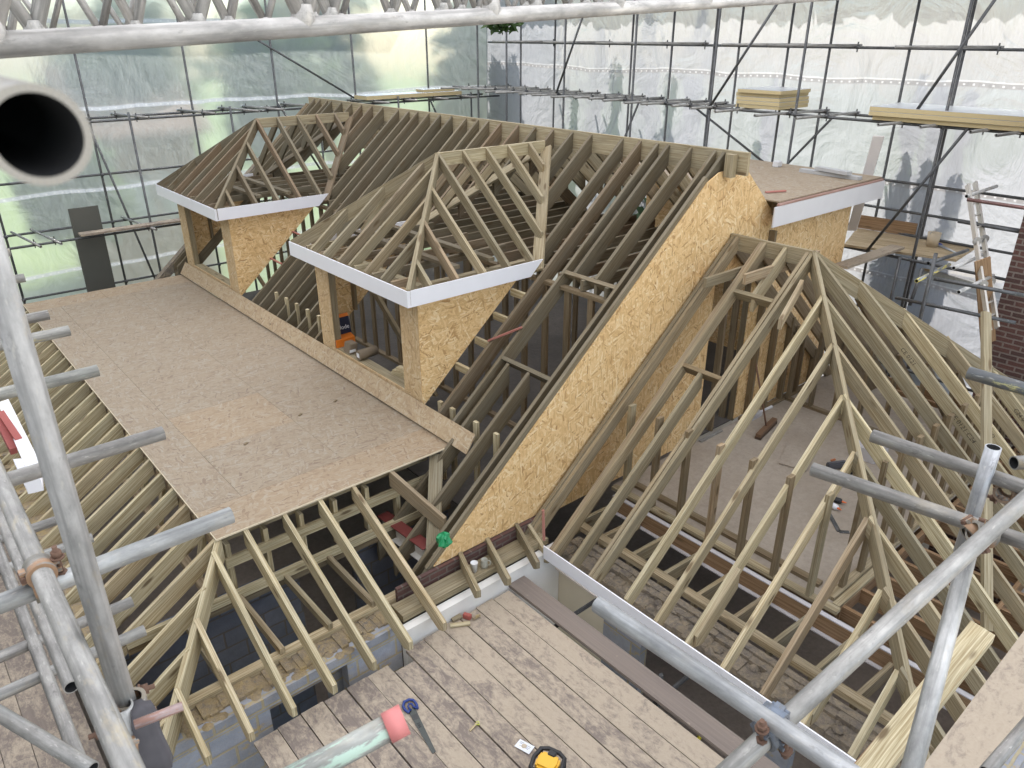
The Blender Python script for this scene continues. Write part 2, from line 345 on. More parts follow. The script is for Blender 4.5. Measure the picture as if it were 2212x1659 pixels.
CHIP=soil('chipboard_floor',(.33,.28,.225),(.40,.345,.285),1.2,.8); SLAB=soil('dusty_concrete',(.22,.18,.15),(.32,.265,.22),1.2)
EARTH=NT('garden_ground'); _tc=EARTH.add('TexCoord').outputs['Object']; _y=EARTH.add('SeparateXYZ',{0:_tc}); _n=EARTH.noise(_tc,.3,8,.65)
_lawn=EARTH.mix(EARTH.mapr(_n,.35,.65),(.10,.15,.05),(.24,.29,.11)); _bounce_yard=EARTH.mix(EARTH.mapr(_n,.35,.65),(.36,.33,.28),(.48,.44,.38))  # near yard made pale to bounce light onto upright faces
EARTH=EARTH.fin(EARTH.mix(EARTH.math('GREATER_THAN',_y.outputs[1],18.6),_bounce_yard,_lawn),.95)
PIR_Y=plain('insulation_foam',(.58,.47,.26),.8,0,.06,14); FOIL=plain('foil_face',(.62,.63,.64),.35,.5,.05)
DARKP=plain('grey_board',(.10,.10,.085),.8,0,.12,3); BLACK=plain('black_rubber',(.018,.018,.02),.5); YEL=plain('yellow_plastic',(.75,.42,.03),.4,0,.05)
# ================================================================= SETTING
GZ=-8.2
def struct(name,mb,mat): return tag(mb.build(name,mat),kind='structure')
m=MB(); m.face([V((-90,-60,GZ)),V((120,-60,GZ)),V((120,140,GZ)),V((-90,140,GZ))],[(0,0),(1,0),(1,1),(0,1)]); struct('ground',m,EARTH)
m=MB(); m.box((-1.5,-3,GZ+.004),(12.2,17.2,GZ+.06)); struct('ground_slab',m,SLAB)
# loft floors
def floorplate(name,x0,y0,x1,y1,z,mat):
    m=MB(); m.box((x0,y0,z-.022),(x1,y1,z)); return struct(name,m,mat)
ZL=-5.33
floorplate('loft_floor',6.42,2.48,11.9,5.475,ZL,CHIP)
floorplate('main_loft_floor',4.62,5.56,11.6,16.3,ZL,soil('weathered_shaded_chipboard',(.07,.063,.056),(.115,.10,.088),1.0,.85))  # weathered grey-brown, darkened further to stand for shade inside the loft
# ---- masonry
def wall(name,label,parts,mat,cat='wall'):
    m=MB()
    for lo,hi,ax in parts: m.box(lo,hi,ax)
    return tag(m.build(name,mat),label,cat)
wall('block_wall','grey concrete block outer wall with yellow mortar under the near rafter tails',
     [((.45,5.18,-5.53),(2.95,5.32,-5.40),0),((.45,5.18,GZ+.06),(1.55,5.32,-5.533),0),((2.34,5.18,GZ+.06),(2.95,5.32,-5.533),0),
      ((.45,5.46,-5.86),(3.4,5.60,-5.40),0),((.45,5.46,GZ+.06),(1.58,5.60,-5.863),0),((2.28,5.46,GZ+.06),(3.4,5.60,-5.863),0),
      ((.45,5.323,GZ+.06),(.60,5.457,-5.41),2)],BLOCK)
m=MB()
random.seed(3)
for i in range(46):
    x=.6+i*.06; m.box((x,5.30+random.uniform(-.05,.01),-5.45),(x+.075,5.475,-5.375+random.uniform(-.02,.018)))
for i in range(30):
    x=.5+random.uniform(0,2.3); m.lathe([(0.001,.012),(.03,.010),(.05,0)],(x,5.24+random.uniform(-.04,.06),-5.398),seg=7)
tag(m.build('mortar_bed',MORT),'crumbling yellow mortar bed along the top of the block wall','mortar')
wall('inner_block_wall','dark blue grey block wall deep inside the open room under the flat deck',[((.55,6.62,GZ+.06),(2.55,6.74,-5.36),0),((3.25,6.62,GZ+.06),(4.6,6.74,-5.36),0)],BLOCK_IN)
wall('side_block_wall','block wall below the rafter tails beside the left scaffold',[((.52,5.62,GZ+.06),(.66,16.1,-5.47),1)],BLOCK)
WB=thing('brick_row','row of mortar stained bricks on the wall between left rafter tails','bricks',(.6,5.7,-5.47))
for i in range(24): MB().box((.50,5.7+i*.42,-5.47),(.70,5.7+i*.42+.24,-5.39+.01*(i%3)),1).build('brick',MORT,WB)
wall('painted_wall','white painted wall below the four short rafter tails and mugs',[((2.96,5.08,GZ+.06),(5.08,5.18,-5.42),0)],WHITEW)
wall('brick_gable_base','brick wall base directly under the golden gable panel',[((3.1,5.44,GZ+.06),(5.05,5.483,-5.205),0)],brickmat('sooty_brick',(.13,.06,.05),(.09,.05,.045),(.16,.13,.11)))
m=MB(); m.beam((3.0,5.30,-5.37),(5.0,5.30,-5.37),.22,.075); tag(m.build('wall_plate',T_B),'timber wall plate shelf carrying the two mugs','timber')
m=MB(); m.beam((.62,5.53,-5.365),(3.4,5.53,-5.365),.10,.07); tag(m.build('wall_plate',T_NEW),'timber wall plate on the inner blocks under the near rafter tails','timber')
# wing B masonry
wall('cream_wall','cream rendered outer wall under the near eaves of the hipped wing',[((5.09,4.35,GZ+.06),(5.20,5.09,-5.60),1)],CREAM)
wall('wing_block_wall','block outer wall of the hipped wing below the dusty masonry ledge',[((5.09,3.80,GZ+.06),(5.20,4.347,-5.62),1),((5.09,.55,-5.80),(5.20,3.797,-5.62),1),((5.09,2.02,GZ+.06),(5.20,2.36,-5.803),1),((5.203,.55,GZ+.06),(12,.69,-5.5),0)],BLOCK)
m=MB()
random.seed(5)
for i in range(34):
    y=.75+i*.128
    m.box((5.10,y,-5.63),(5.30+random.uniform(-.02,.02),y+.131,-5.505+random.uniform(-.014,.012)),1)
    for _ in range(3): m.lathe([(0,.035),(.03,.026),(.055,.0)],(5.12+random.uniform(0,.26),y+random.uniform(0,.13),-5.505+random.uniform(-.02,.012)),seg=6)
    m.box((5.28,y,-5.62),(5.43,y+.133,-5.455+random.uniform(-.02,.015)),1)
tag(m.build('masonry_ledge',RUB),'dusty rubble topped masonry ledge below the hipped wing rafters','masonry')
m=MB(); m.box((5.36,1.0,-5.47),(5.44,5.0,-5.435),1); tag(m.build('brick_strip',RUB),'thin line of broken red brick beside the wing wall plate','bricks')
m=MB(); m.beam((5.53,.8,-5.40),(5.53,5.2,-5.40),.10,.07); tag(m.build('wall_plate',T_B),'long timber wall plate along the left eaves of the hipped wing','timber')
m=MB(); m.box((4.94,.7,-5.63),(5.085,5.0,-5.615),1); tag(m.build('soffit_board',plain('soffit_pinkish',(.70,.62,.55),.5)),'pale soffit board below the wing rafter tails','soffit')

# ================================================================= CROWN ROOF A (flat OSB deck)
ZF=-4.48
A=thing('crown_roof','low hipped roof frame with a flat strand board deck on top','roof frame',(1.73,6.45,ZF))
xs=[1.73,2.22,3.42,4.57]; 
def sheet(x0,y0,x1,y1,mat=OSB_D,ax=1,z=ZF):
    g=.0013; m=MB(); m.box((x0+g,y0+g,z-.018),(x1-g,y1-g,z),ax); m.build('deck_sheet',mat,A)
random.seed(11)
for (x0,x1) in ((1.73,3.9),(3.9,4.57)): sheet(x0,6.45,x1,7.02,OSB_DB,0)
ycut={0:[7.02,9.42,11.82,14.22,15.1],1:[7.02,8.25,9.35,11.8,14.2,15.1],2:[7.02,9.42,11.82,15.1]}
for c in range(3):
    for i in range(len(ycut[c])-1):
        sheet(xs[c],ycut[c][i],xs[c+1],ycut[c][i+1],OSB_DB if (c,i) in((1,1),) else OSB_D,1 if c==0 else 0, ZF+.0006*((c+i)%2))
for (x0,x1) in ((1.73,3.0),(3.0,4.57)): sheet(x0,15.1,x1,15.68,OSB_DB,0)
for lo_,hi_,ax_ in (((1.722,6.442,ZF-.018),(1.7295,15.68,ZF+.0005),1),((1.73,6.442,ZF-.018),(4.57,6.4495,ZF+.0005),0)):
    MB().box(lo_,hi_,ax_).build('cut_edge',CUT,A)
SL_N=.52; SL_L=.65; ZT=ZF-.02
zn=lambda y: ZT-SL_N*(6.45-y); zl=lambda x: ZT-SL_L*(1.73-x)
def part(name,mat,parent): 
    m=MB(); return m,lambda: m.build(name,mat,parent)
RJ=random.Random(99)
def raft(parent,pt,pb,mat,w=.047,d=.17,tail=None,name='rafter'):
    j=RJ.uniform; a=V((j(-.004,.004),j(-.004,.004),j(-.003,.003))); b=V((j(-.007,.007),j(-.007,.007),j(-.003,.003)))
    m=MB(); m.rafter(V(pt)+a,V(pb)+b,w*j(.94,1.06),d*j(.95,1.06),tail); return m.build(name,mat,parent)
for i in range(24):
    y=6.5+i*.4; raft(A,(1.74,y,zl(1.74)),(.40,y,zl(.40)),T_NEW,tail=.10)
for x in (2.05,2.46,2.87,3.27): raft(A,(x-.03,6.47,zn(6.47)),(x,4.85,zn(4.85)),T_NEW,tail=.10)
for x,y in ((1.66,6.37),(1.27,5.87),(.90,5.42)): raft(A,(x,y,zn(y)),(x,4.85,zn(4.85)),T_NEW,name='jack_rafter',tail=.10)
for y,x in ((6.1,1.45),(5.68,1.115),(5.27,.79)): raft(A,(x,y,zl(x)),(.40,y,zl(.40)),T_NEW,name='jack_rafter',tail=.10)
raft(A,(1.76,6.48,ZT+.005),(.36,4.735,-5.405),T_NEW,.05,.22,name='hip_rafter')
raft(A,(3.72,6.47,zn(6.47)),(3.95,5.75,zn(5.75)),T_B,name='rafter')
m=MB(); m.beam((4.38,6.5,-4.56),(3.72,5.68,-5.22),.16,.05,(0,0,1)); m.build('valley_board',T_B,A)
m=MB(); m.beam((1.8,6.55,-4.87),(4.4,6.55,-4.87),.05,.11); m.build('purlin',T_NEW,A)
m=MB(); m.beam((.75,6.42,-5.19),(4.4,6.42,-5.19),.05,.10); m.build('purlin',T_NEW,A)
m=MB(); m.beam((.75,6.5,-5.30),(4.5,6.5,-5.30),.16,.06); m.build('bearer',T_OLD,A)
m=MB(); m.beam((1.8,6.75,-4.66),(4.4,6.75,-4.66),.05,.15); m.build('purlin',T_B,A)
for x in (1.85,2.25,2.65,3.05,3.45,3.85):
    m=MB(); m.beam((x,6.6,-5.24),(x,6.6,-4.66),.05,.09,(0,1,0)); m.build('post',T_NEW,A)
for i in range(14):
    y=7.0+i*.62; m=MB(); m.beam((1.62,y,-5.25),(1.78,y,-4.66),.05,.09,(0,1,0)); m.build('post',T_NEW,A)
m=MB(); m.beam((1.62,6.6,-5.25),(1.62,15.6,-5.25),.10,.07); m.build('purlin',T_B,A)
m=MB(); m.beam((1.78,6.6,-4.70),(1.78,15.6,-4.70),.05,.12); m.build('purlin',T_B,A)
for x0,x1 in ((1.28,1.30),(1.83,1.86),(2.33,2.36),(2.83,2.85)):
    m=MB(); m.beam((x0,6.42,-5.24),(x1,5.50,-5.305),.05,.09); m.build('ceiling_joist',T_B,A)
for i in range(22):
    y=6.8+i*.4; m=MB(); m.beam((1.76,y,-4.58),(4.5,y,-4.58),.047,.14); m.build('deck_joist',T_NEW,A)

# ================================================================= MAIN ROOF
RX,RZ,SM=8.2,-1.30,.85
zm=lambda x: RZ-SM*(RX-x)
zb=lambda x: RZ-SM*(x-RX)
R=thing('main_roof','long bare rafter roof frame running back from the golden gable','roof frame',(RX,5.22,RZ))
m=MB(); m.beam((RX,5.22,RZ-.135),(RX,16.5,RZ-.135),.045,.27); m.build('ridge_board',T_B,R)
m=MB(); m.box((RX-.13,5.36,RZ-.30),(RX-.03,5.47,RZ-.03),2); m.build('ridge_block',T_B,R)
D2=8.455; D1=D2+5.74
ys=[5.57,5.70,6.06,6.42,6.60,6.9,7.22,7.81,8.2,8.6,9.0,9.4,9.83,10.15,10.42,10.75,11.15,11.5,11.85,12.2,12.5,12.85,13.4,13.8,14.2,14.6,15.0,15.45,15.62,15.95,16.2]
xb0=3.45
for y in ys:
    w=.047; xb=xb0 if y<6.55 else 4.585; top=(RX-.024,y,zm(RX-.024))
    ind=[d for d in (D2,D1) if abs(y-d)<1.40]
    if ind:
        k=abs(y-ind[0]); xe=max(6.55,7.78-(k)*.86+.06) ; xe=7.84-k*.92
        raft(R,top,(xe,y,zm(xe)),T_MAIN,w,.20); raft(R,(6.45,y,zm(6.45)),(4.78,y,zm(4.78)),T_MAIN,w,.15,name='trimmed_rafter') if False else None
    elif y in (6.06,6.42):
        raft(R,top,(6.53,y,zm(6.53)),T_MAIN,w,.20); raft(R,(5.44,y,zm(5.44)),(xb,y,zm(xb)),T_MAIN,w,.20,name='trimmed_rafter')
    else:
        raft(R,top,(xb,y,zm(xb)),T_MAIN,w,.20)
for x in (6.5,5.46):
    m=MB(); m.beam((x+.06,5.73,zm(x)-.05),(x+.06,6.575,zm(x)-.05),.05,.15,(-SM,0,1)); m.build('trimmer',T_MAIN,R)
for x in (6.16,5.86,5.55,5.23):
    m=MB(); m.beam((x,6.92,zm(x)-.05),(x,7.20,zm(x)-.05),.045,.09); m.build('noggin',T_NEW,R)
for i in range(27):
    y=5.75+i*.4; xe=9.25 if 5.4<y<9.6 else 12.2
    raft(R,(RX+.024,y,zb(RX+.024)),(xe,y,zb(xe)),T_B,.047,.19,name='back_rafter')
for i in range(26):
    y=5.82+i*.4; m=MB(); m.beam((6.45,y,-2.83),(9.75,y,-2.83),.047,.14); m.build('ceiling_tie',T_MAIN,R)
m=MB(); m.beam((6.47,5.6,-2.93),(6.47,16.2,-2.93),.09,.05); m.build('head_plate',T_SHADED,R)
m=MB(); m.beam((6.47,5.6,ZL+.025),(6.47,16.2,ZL+.025),.09,.05); m.build('sole_plate',T_SHADED,R)
for i in range(26):
    y=5.65+i*.41
    m=MB(); m.beam((6.47,y,ZL+.05),(6.47,y,-2.96),.045,.09,(0,1,0)); m.build('stud',T_SHADED,R)
for i in range(14):
    y=5.7+i*.8
    m=MB(); m.beam((9.1,y,ZL+.002),(9.1,y,-2.92),.045,.09,(0,1,0)); m.build('stud',T_SHADED,R)
for y in (5.9,6.28,6.75,7.0):
    x=4.72; m=MB(); m.beam((x+.12,y+.03,ZL),(x+.12,y+.03,zm(x)+.06),.045,.07,(0,1,0)); m.build('stud',T_NEW,R)
for i in range(6):
    y=9.98+i*.38; x=4.92; m=MB(); m.beam((x,y,ZL),(x,y,zm(x)+.10),.045,.06,(0,1,0)); m.build('stud',T_NEW,R)
m=MB(); m.beam((7.0,16.32,zm(7.0)-.08),(3.3,16.32,zm(3.3)-.08),.16,.16); m.build('verge',RUB,R)
m=MB(); m.beam((8.1,16.32,zm(8.1)-.08),(7.0,16.32,zm(7.0)-.08),.13,.13); m.build('verge',T_OLD,R)
for k,(x0,x1) in enumerate(((7.6,6.3),(6.9,5.5),(6.2,4.6))):
    m=MB(); m.beam((x0,15.3+k*.2,zm(x0)-.35),(x1,16.1,zm(x1)-.25),.05,.12); m.build('brace',T_B,R)
# tilted flashing board along the foot of the slope
m=MB(); 
for (ya,yb) in ((6.12,8.4),(8.404,12.6),(12.604,15.66)):
    m.prism([(4.55,ya,ZF+.022),(4.55,yb,ZF+.022),(4.685,yb,zm(4.685)+.045),(4.685,ya,zm(4.685)+.045)],(-.012,0,.014),(0,1,0))
m.build('tilting_fillet',OSB_F,R)
# gable panel + flat dormer cheek
YG=5.5
Gt=thing('gable_panel','tall golden strand board gable sloping up to the ridge','gable panel',(3.6,YG,-5.2))
m=MB(); m.prism([(x,YG-.012,z) for x,z in [(3.60,-5.20),(4.14,-4.745),(5.93,-3.235),(7.80,-1.64),(8.02,-1.545),(8.197,-1.537),(8.197,ZL+.05),(5.25,ZL+.05),(5.2,-5.2)]],(0,.018,0),(0,0,1)); m.build('main_sheet',OSB_G,Gt)
m=MB(); m.prism([(x,YG-.0125,z) for x,z in [(8.20,-1.535),(8.34,-1.53),(8.64,-1.60),(9.095,-1.985),(9.095,-2.98),(8.20,-2.98)]],(0,.018,0),(0,0,1)); m.build('head_sheet',OSB_G,Gt)
m=MB(); m.prism([(x,YG-.012,z) for x,z in ((9.10,-1.99),(9.35,-2.21),(11.6,-2.21),(11.6,ZL+.05),(9.10,ZL+.05))],(0,.018,0),(0,0,1)); m.build('cheek_sheet',OSB_G,Gt)
for (x0,z0,x1,z1) in ((3.57,-5.17,7.84,-1.545),):
    m=MB(); m.beam((x0,YG+.03,z0-.09),(x1,YG+.03,z1-.09),.045,.17); m.build('edge_rafter',T_MAIN,Gt)
for x in (8.17,8.6,9.13):
    m=MB(); m.beam((x,YG+.06,ZL),(x,YG+.06,-3.0),.045,.09,(0,1,0)); m.build('door_stud',T_SHADED,Gt)
# short sprockets under the gable
K=thing('sprocket_rafters','four short rafter tails fixed to the foot of the golden gable','rafter tails',(4.0,5.3,-5.3))
zz=lambda zx,zy:(707.84+.36*zx,1061.76+.36*zy)
for (a,b) in (((790,352),(910,595)),((955,268),(1092,520)),((1130,180),(1262,425)),((1195,165),(1330,390))):
    P=ony(*zz(*a),5.49); Q=ony(*zz(*b),4.86 if a[0]<1190 else 5.0)
    x=(P.x+Q.x)/2; raft(K,(P.x,5.485,P.z-.02),(Q.x,Q.y,Q.z),T_B,.045,.15,tail=.09)
# ================================================================= DORMERS
ZD=-2.66
def dormer(dy,label,mat):
    yc=D2+dy; T=thing('hipped_dormer',label,'dormer',(4.7,yc,-4.26),'pair of hipped dormers on the main roof')
    y0,y1=yc-1.225,yc+1.375; xf=4.70; fx=4.40; f0,f1=yc-1.495,yc+1.495; ax=5.95; rz=-1.44
    # corner posts clad in strand board: front face + side cheek
    for (a,b) in ((y0,y0+.40),(y1-.35,y1)):
        m=MB(); m.box((xf,a,-4.30),(xf+.012,b,-2.80),2); m.build('post_cladding',OSB_W,T)
        for k in (a+.03,b-.03):
            m=MB(); m.beam((xf+.067,k,-4.25),(xf+.067,k,-2.80),.10,.047,(0,1,0)); m.build('corner_post',T_B,T)
    for ya in (y0-.012,y1):
        m=MB(); zt=-2.80; xt=RX-(RZ-zt)/SM
        m.prism([(xf+.0,ya,-4.30),(xt,ya,zt),(xf+.0,ya,zt)],(0,.012,0),(1,0,0)); m.build('cheek',OSB_G,T)
    m=MB(); m.box((xf-.006,y0+.403,-4.46),(xf+.008,y1-.353,-4.20),1); m.build('apron',OSB_W,T)
    m=MB(); m.beam((xf+.09,y0+.4,-4.225),(xf+.09,y1-.35,-4.225),.15,.045); m.build('sill',T_B,T)
    m=MB(); m.beam((xf+.06,y0,-2.76),(xf+.06,y1,-2.76),.10,.09); m.build('head_plate',mat,T)
    for ya in (y0+.05,y1-.05):
        m=MB(); m.beam((xf+.11,ya,-2.765),(6.5,ya,-2.765),.09,.08); m.build('wall_plate',mat,T)
        for k in range(3):
            x=xf+.55+k*.4; z0=zm(x)
            m=MB(); m.beam((x,ya,z0),(x,ya,-2.8),.045,.08,(0,1,0)); m.build('stud',T_SHADED,T)
    m=MB(); m.beam((xf+.5,y1-.13,-2.85),(xf+1.35,y1-.9,-5.2),.05,.15,(0,1,0)); m.build('brace',T_B,T)
    # ridge, hips, commons, jacks
    m=MB(); m.beam((ax,yc,rz-.085),(7.86,yc,rz-.085),.045,.17); m.build('ridge_board',T_NEW if dy==0 else T_B,T)
    zt=ZD+.0; sl=(rz-zt)/(ax-fx)
    for sy in (-1,1):
        yf=yc+sy*1.485
        raft(T,(ax-.01,yc+sy*.005,rz),(fx+.03,yf,zt+.02),mat,.047,.17,name='hip_rafter')
        for x in (ax,6.36,6.76,7.16,7.55):
            k=(x-6.49)/(7.86-6.49); ye=yc+sy*1.46*(1-max(0,k)); ze=rz-(rz-zt)*(1-max(0,k))
            raft(T,(x,yc+sy*.024,rz),(x,ye,ze+.01),mat,.045,.12)
        for x in (4.75,5.15,5.55):
            t=(x-fx)/(ax-fx); raft(T,(x,yc+sy*1.485*(1-t),zt+(rz-zt)*t),(x,yc+sy*1.46,zt+.015),mat,.045,.12,name='jack_rafter')
        # valley board lying on the main slope
        nrm=V((-SM,0,1)).normalized()
        m=MB(); m.beam(V((7.90,yc+sy*.02,zm(7.90)))+nrm*.02,V((6.42,yc+sy*1.48,zm(6.42)))+nrm*.02,.16,.035,nrm); m.build('valley_board',mat,T)
        for k in range(3):
            yj=yc+sy*(.38*(k+.35)); t=1-abs(yj-yc)/1.485
            x=fx+(ax-fx)*t; raft(T,(x,yj,zt+(rz-zt)*t),(fx+.03,yj,zt+.02),mat,.045,.12,name='jack_rafter')
    for k in range(6):
        y=y0+.15+k*.43; m=MB(); m.beam((fx+.06,y,-2.69),(4.86,y,-2.69),.045,.09); m.build('soffit_joist',mat,T)
        if 0<k<6: 
            m=MB(); m.beam((4.86,y+.05,-2.70),(6.6,y+.05,-2.70),.045,.10); m.build('ceiling_joist',T_MAIN,T)
    for k in range(2):
        m=MB(); m.beam((5.3+k*.55,y0,-2.60),(5.3+k*.55,y1,-2.60),.10,.045); m.build('binder',T_MAIN,T)
    # fascia
    m=MB(); m.box((fx,f0,-2.85),(fx+.016,f1,-2.655),1); m.build('fascia_board',WHITE,T)
    for ya in (f0,f1-.016):
        m=MB(); m.prism([(fx+.017,ya,-2.85),(6.28,ya,-2.85),(6.49,ya,-2.655),(fx+.017,ya,-2.655)],(0,.016,0),(1,0,0)); m.build('fascia_board',WHITE,T)
    m=MB(); m.box((fx+.018,f0+.018,-2.853),(xf-.002,f1-.018,-2.843),1); m.build('soffit',WHITE,T)
    return T
dormer(0,'nearer hipped dormer with white fascia and an orange nail box in its opening',T_B)
dormer(5.74,'farther hipped dormer with white fascia beside the scaffold sheeting',T_MAIN)
# ================================================================= FLAT DORMER C
Cc=thing('flat_dormer_roof','flat grey strand board roof with a white fascia behind the gable','flat roof',(9.2,5.3,-2.05))
m=MB(); m.box((9.15,5.30,-2.03),(12.02,9.6,-2.012),0); m.build('deck_sheet',OSB_D,Cc)
m=MB(); m.box((9.0,5.255,-2.33),(12.04,5.272,-2.065),0)
m.build('fascia_board',plain('flat_fascia',(.68,.67,.68),.4,0,.05),Cc)
m=MB(); m.box((12.042,5.255,-2.35),(12.058,9.6,-2.10),1); m.build('fascia_board',WHITE,Cc)
m=MB(); m.box((9.1,5.262,-2.062),(12.0,5.298,-2.034),0); m.build('batten',timber('faint_pink_batten',[(.52,.33,.30),(.55,.34,.31)],knot=.3),Cc)
m=MB(); m.box((9.3,5.35,-2.24),(12.0,5.47,-2.035),0); m.build('joist',T_SHADED,Cc)
m=MB(); m.box((11.55,5.52,ZL),(11.6,9.5,-2.24),1); m.build('outer_wall',OSB_G,Cc)
# ================================================================= HIPPED WING B
BX,BY,BZ,SB=8.42,4.33,-2.35,.84
EX,EY=4.86,.86; EZ=BZ-SB*(BX-EX)
zw=lambda x: BZ-SB*(BX-x); ze=lambda x: BZ-SB*(x-BX); zs=lambda y: BZ-SB*(BY-y)
B=thing('hipped_wing_roof','open hipped rafter frame of the near right wing','roof frame',(BX,BY,BZ))
m=MB(); m.beam((BX,BY-.02,BZ-.10),(BX,YG-.02,BZ-.10),.045,.20); m.build('ridge_board',T_B,B)
raft(B,(BX,BY,BZ+.01),(EX-.02,EY-.13,EZ-.02),T_B,.047,.20,name='hip_rafter')
raft(B,(BX,BY,BZ+.01),(2*BX-EX,EY-.13,EZ-.02),T_B,.047,.20,name='hip_rafter')
random.seed(21)
for y in (5.43,5.37,5.02,4.97,4.40,4.34):
    raft(B,(BX-.02,y,zw(BX-.02)),(EX+random.uniform(-.03,.03),y,zw(EX)),T_B,d=.145,tail=.10)
raft(B,(BX-.02,4.69,zw(BX-.02)),(7.83,4.69,zw(7.83)),T_B,name='trimmed_rafter'); raft(B,(6.94,4.69,zw(6.94)),(EX,4.69,zw(EX)),T_B,name='trimmed_rafter',tail=.10)
for x in (7.81,6.93):
    m=MB(); m.beam((x+.05,4.42,zw(x)-.05),(x+.05,4.95,zw(x)-.05),.05,.15,(-SB,0,1)); m.build('trimmer',T_OLD if x<7.5 else T_B,B)
jy=[3.92,3.51,3.11,2.71,2.29,1.88,1.47]
for y in jy:
    x=BX-(BY-y)*(BX-EX)/(BY-EY); raft(B,(x,y,zw(x)),(EX+random.uniform(-.05,.05),y,zw(EX)),T_B if y in(3.51,2.29) else T_NEW,d=.145,name='jack_rafter',tail=.10)  # paler timber on most near jacks stands for light on their tops
for y in (3.115,1.92):   # doubled tails
    raft(B,(5.55,y-.05,zw(5.55)+.005),(4.95,y-.05,zw(4.95)+.005),T_B,name='tail_piece',tail=.12)
hipx=lambda y,s: BX+s*(BY-y)*(BX-EX)/(BY-EY)
for k in range(-8,10):
    x=BX+k*.42+ (.0 if k else 0)
    if abs(x-BX)>3.45: continue
    y0=BY-abs(x-BX)*(BY-EY)/(BX-EX)
    raft(B,(x,y0-.01,zs(y0)),(x,EY-.02+random.uniform(-.04,.04),EZ),T_NEW if k in(2,4,5,-3) else T_B,d=.145,name='jack_rafter',tail=.10)
for y in (5.43,5.02,4.68,4.34,3.92,3.51,3.11,2.71,2.29,1.88,1.47):   # far slope
    x=BX if y>BY else hipx(y,1)
    raft(B,(x+.02,y,ze(x+.02)),(2*BX-EX,y,EZ),T_SHADED,name='jack_rafter' if y<BY else 'rafter')
raft(B,(8.1,4.25,-2.62),(7.3,4.0,-2.85),T_B,.045,.12,name='offcut')
m=MB(); m.beam((7.6,4.7,-2.62),(9.25,4.7,-2.62),.045,.12); m.build('collar_tie',T_B,B)
m=MB(); m.beam((7.4,5.1,-2.72),(9.5,5.1,-2.72),.045,.12); m.build('collar_tie',T_B,B)
# knee-wall studs and plates
xk=6.35; m=MB(); m.beam((xk,2.36,ZL+.035),(xk,5.40,ZL+.035),.09,.045); m.build('sole_plate',T_B,B)
m=MB(); m.beam((6.62,2.7,ZL+.022),(6.62,5.40,ZL+.022),.09,.045); m.build('sole_plate',T_SHADED,B)
for i,y in enumerate((2.62,3.04,3.47,3.88,4.30,4.72,5.14)):
    m=MB(); m.beam((xk,y+.06,ZL+.05),(xk,y+.06,zw(xk)+.045),.048,.095,(1,0,0)); m.build('stud',T_SHADED if i%3 else T_B,B)
xk2=10.4
for s_ in (1,):
    m=MB(); m.beam((xk2,2.6,ZL+.022),(xk2,5.4,ZL+.022),.09,.045); m.build('sole_plate',T_SHADED,B)
    for i in range(8):
        y=2.7+i*.38; m=MB(); m.beam((xk2,y,ZL+.045),(xk2,y,ze(xk2)-.05),.048,.095,(1,0,0)); m.build('stud',T_SHADED,B)
m=MB(); m.beam((6.5,2.53,ZL+.022),(11.2,2.53,ZL+.022),.09,.045); m.build('sole_plate',T_B,B)
for i in range(12):
    x=6.75+i*.39; m=MB(); m.beam((x,2.53,ZL+.045),(x,2.53,zs(2.53)-.05 if abs(x-BX)<1.7 else (zw(x) if x<BX else ze(x))-.05),.048,.095,(1,0,0)); m.build('stud',T_SHADED,B)
for i in range(5):
    x=9.35+i*.45; m=MB(); m.beam((x,YG-.065,ZL+.045),(x,YG-.065,-2.45 if x<9.6 else ze(x)-.02),.048,.09,(0,1,0)); m.build('stud',T_SHADED,B)
m=MB(); m.beam((9.2,YG-.065,ZL+.022),(11.2,YG-.065,ZL+.022),.09,.045); m.build('sole_plate',T_SHADED,B)
# floor joists and painted steel beam
for i,y in enumerate((1.35,1.75,2.15,2.6,3.05,3.5,3.95,4.4,4.85,5.25)):
    m=MB(); m.beam((5.5,y,-5.46),(6.18,y-.03,-5.46),.047,.16); m.build('joist',T_B,B)
for i in range(16):
    x=6.55+i*.4; m=MB(); m.beam((x,.8,-5.44),(x,5.4,-5.44),.047,.17); m.build('joist',T_BRN,B)
for y in (1.35,2.42): 
    m=MB(); m.beam((6.5,y,-5.435),(12,y,-5.435),.047,.165); m.build('noggin',T_BRN,B)
m=MB(); m.box((6.45,2.40,ZL-.025),(7.65,2.475,ZL+.018),0); m.build('floor_edge',T_B,B)
SB_=thing('floor_beam','white topped beam along the loft floor edge of the wing','beam',(6.22,.75,-5.5)); WPR=plain('white_primer',(.56,.54,.555),.6,0,.10,8)
MB().box((6.215,.75,-5.33),(6.27,5.3,-5.318),1).build('top_flange',WPR,SB_); MB().box((6.215,.75,-5.52),(6.27,5.3,-5.332),1).build('web',T_BRN,SB_); MB().box((6.17,.75,-5.535),(6.27,5.3,-5.522),1).build('bottom_flange',WPR,SB_)
# white fascia length at the near eaves
a=onz(1175,1195,-5.30); 
tag(MB().box((4.80,.72,-5.44),(4.815,5.06,-5.27),1).build('fascia_board',WHITE),'white fascia length on the near corner of the wing eaves','fascia')
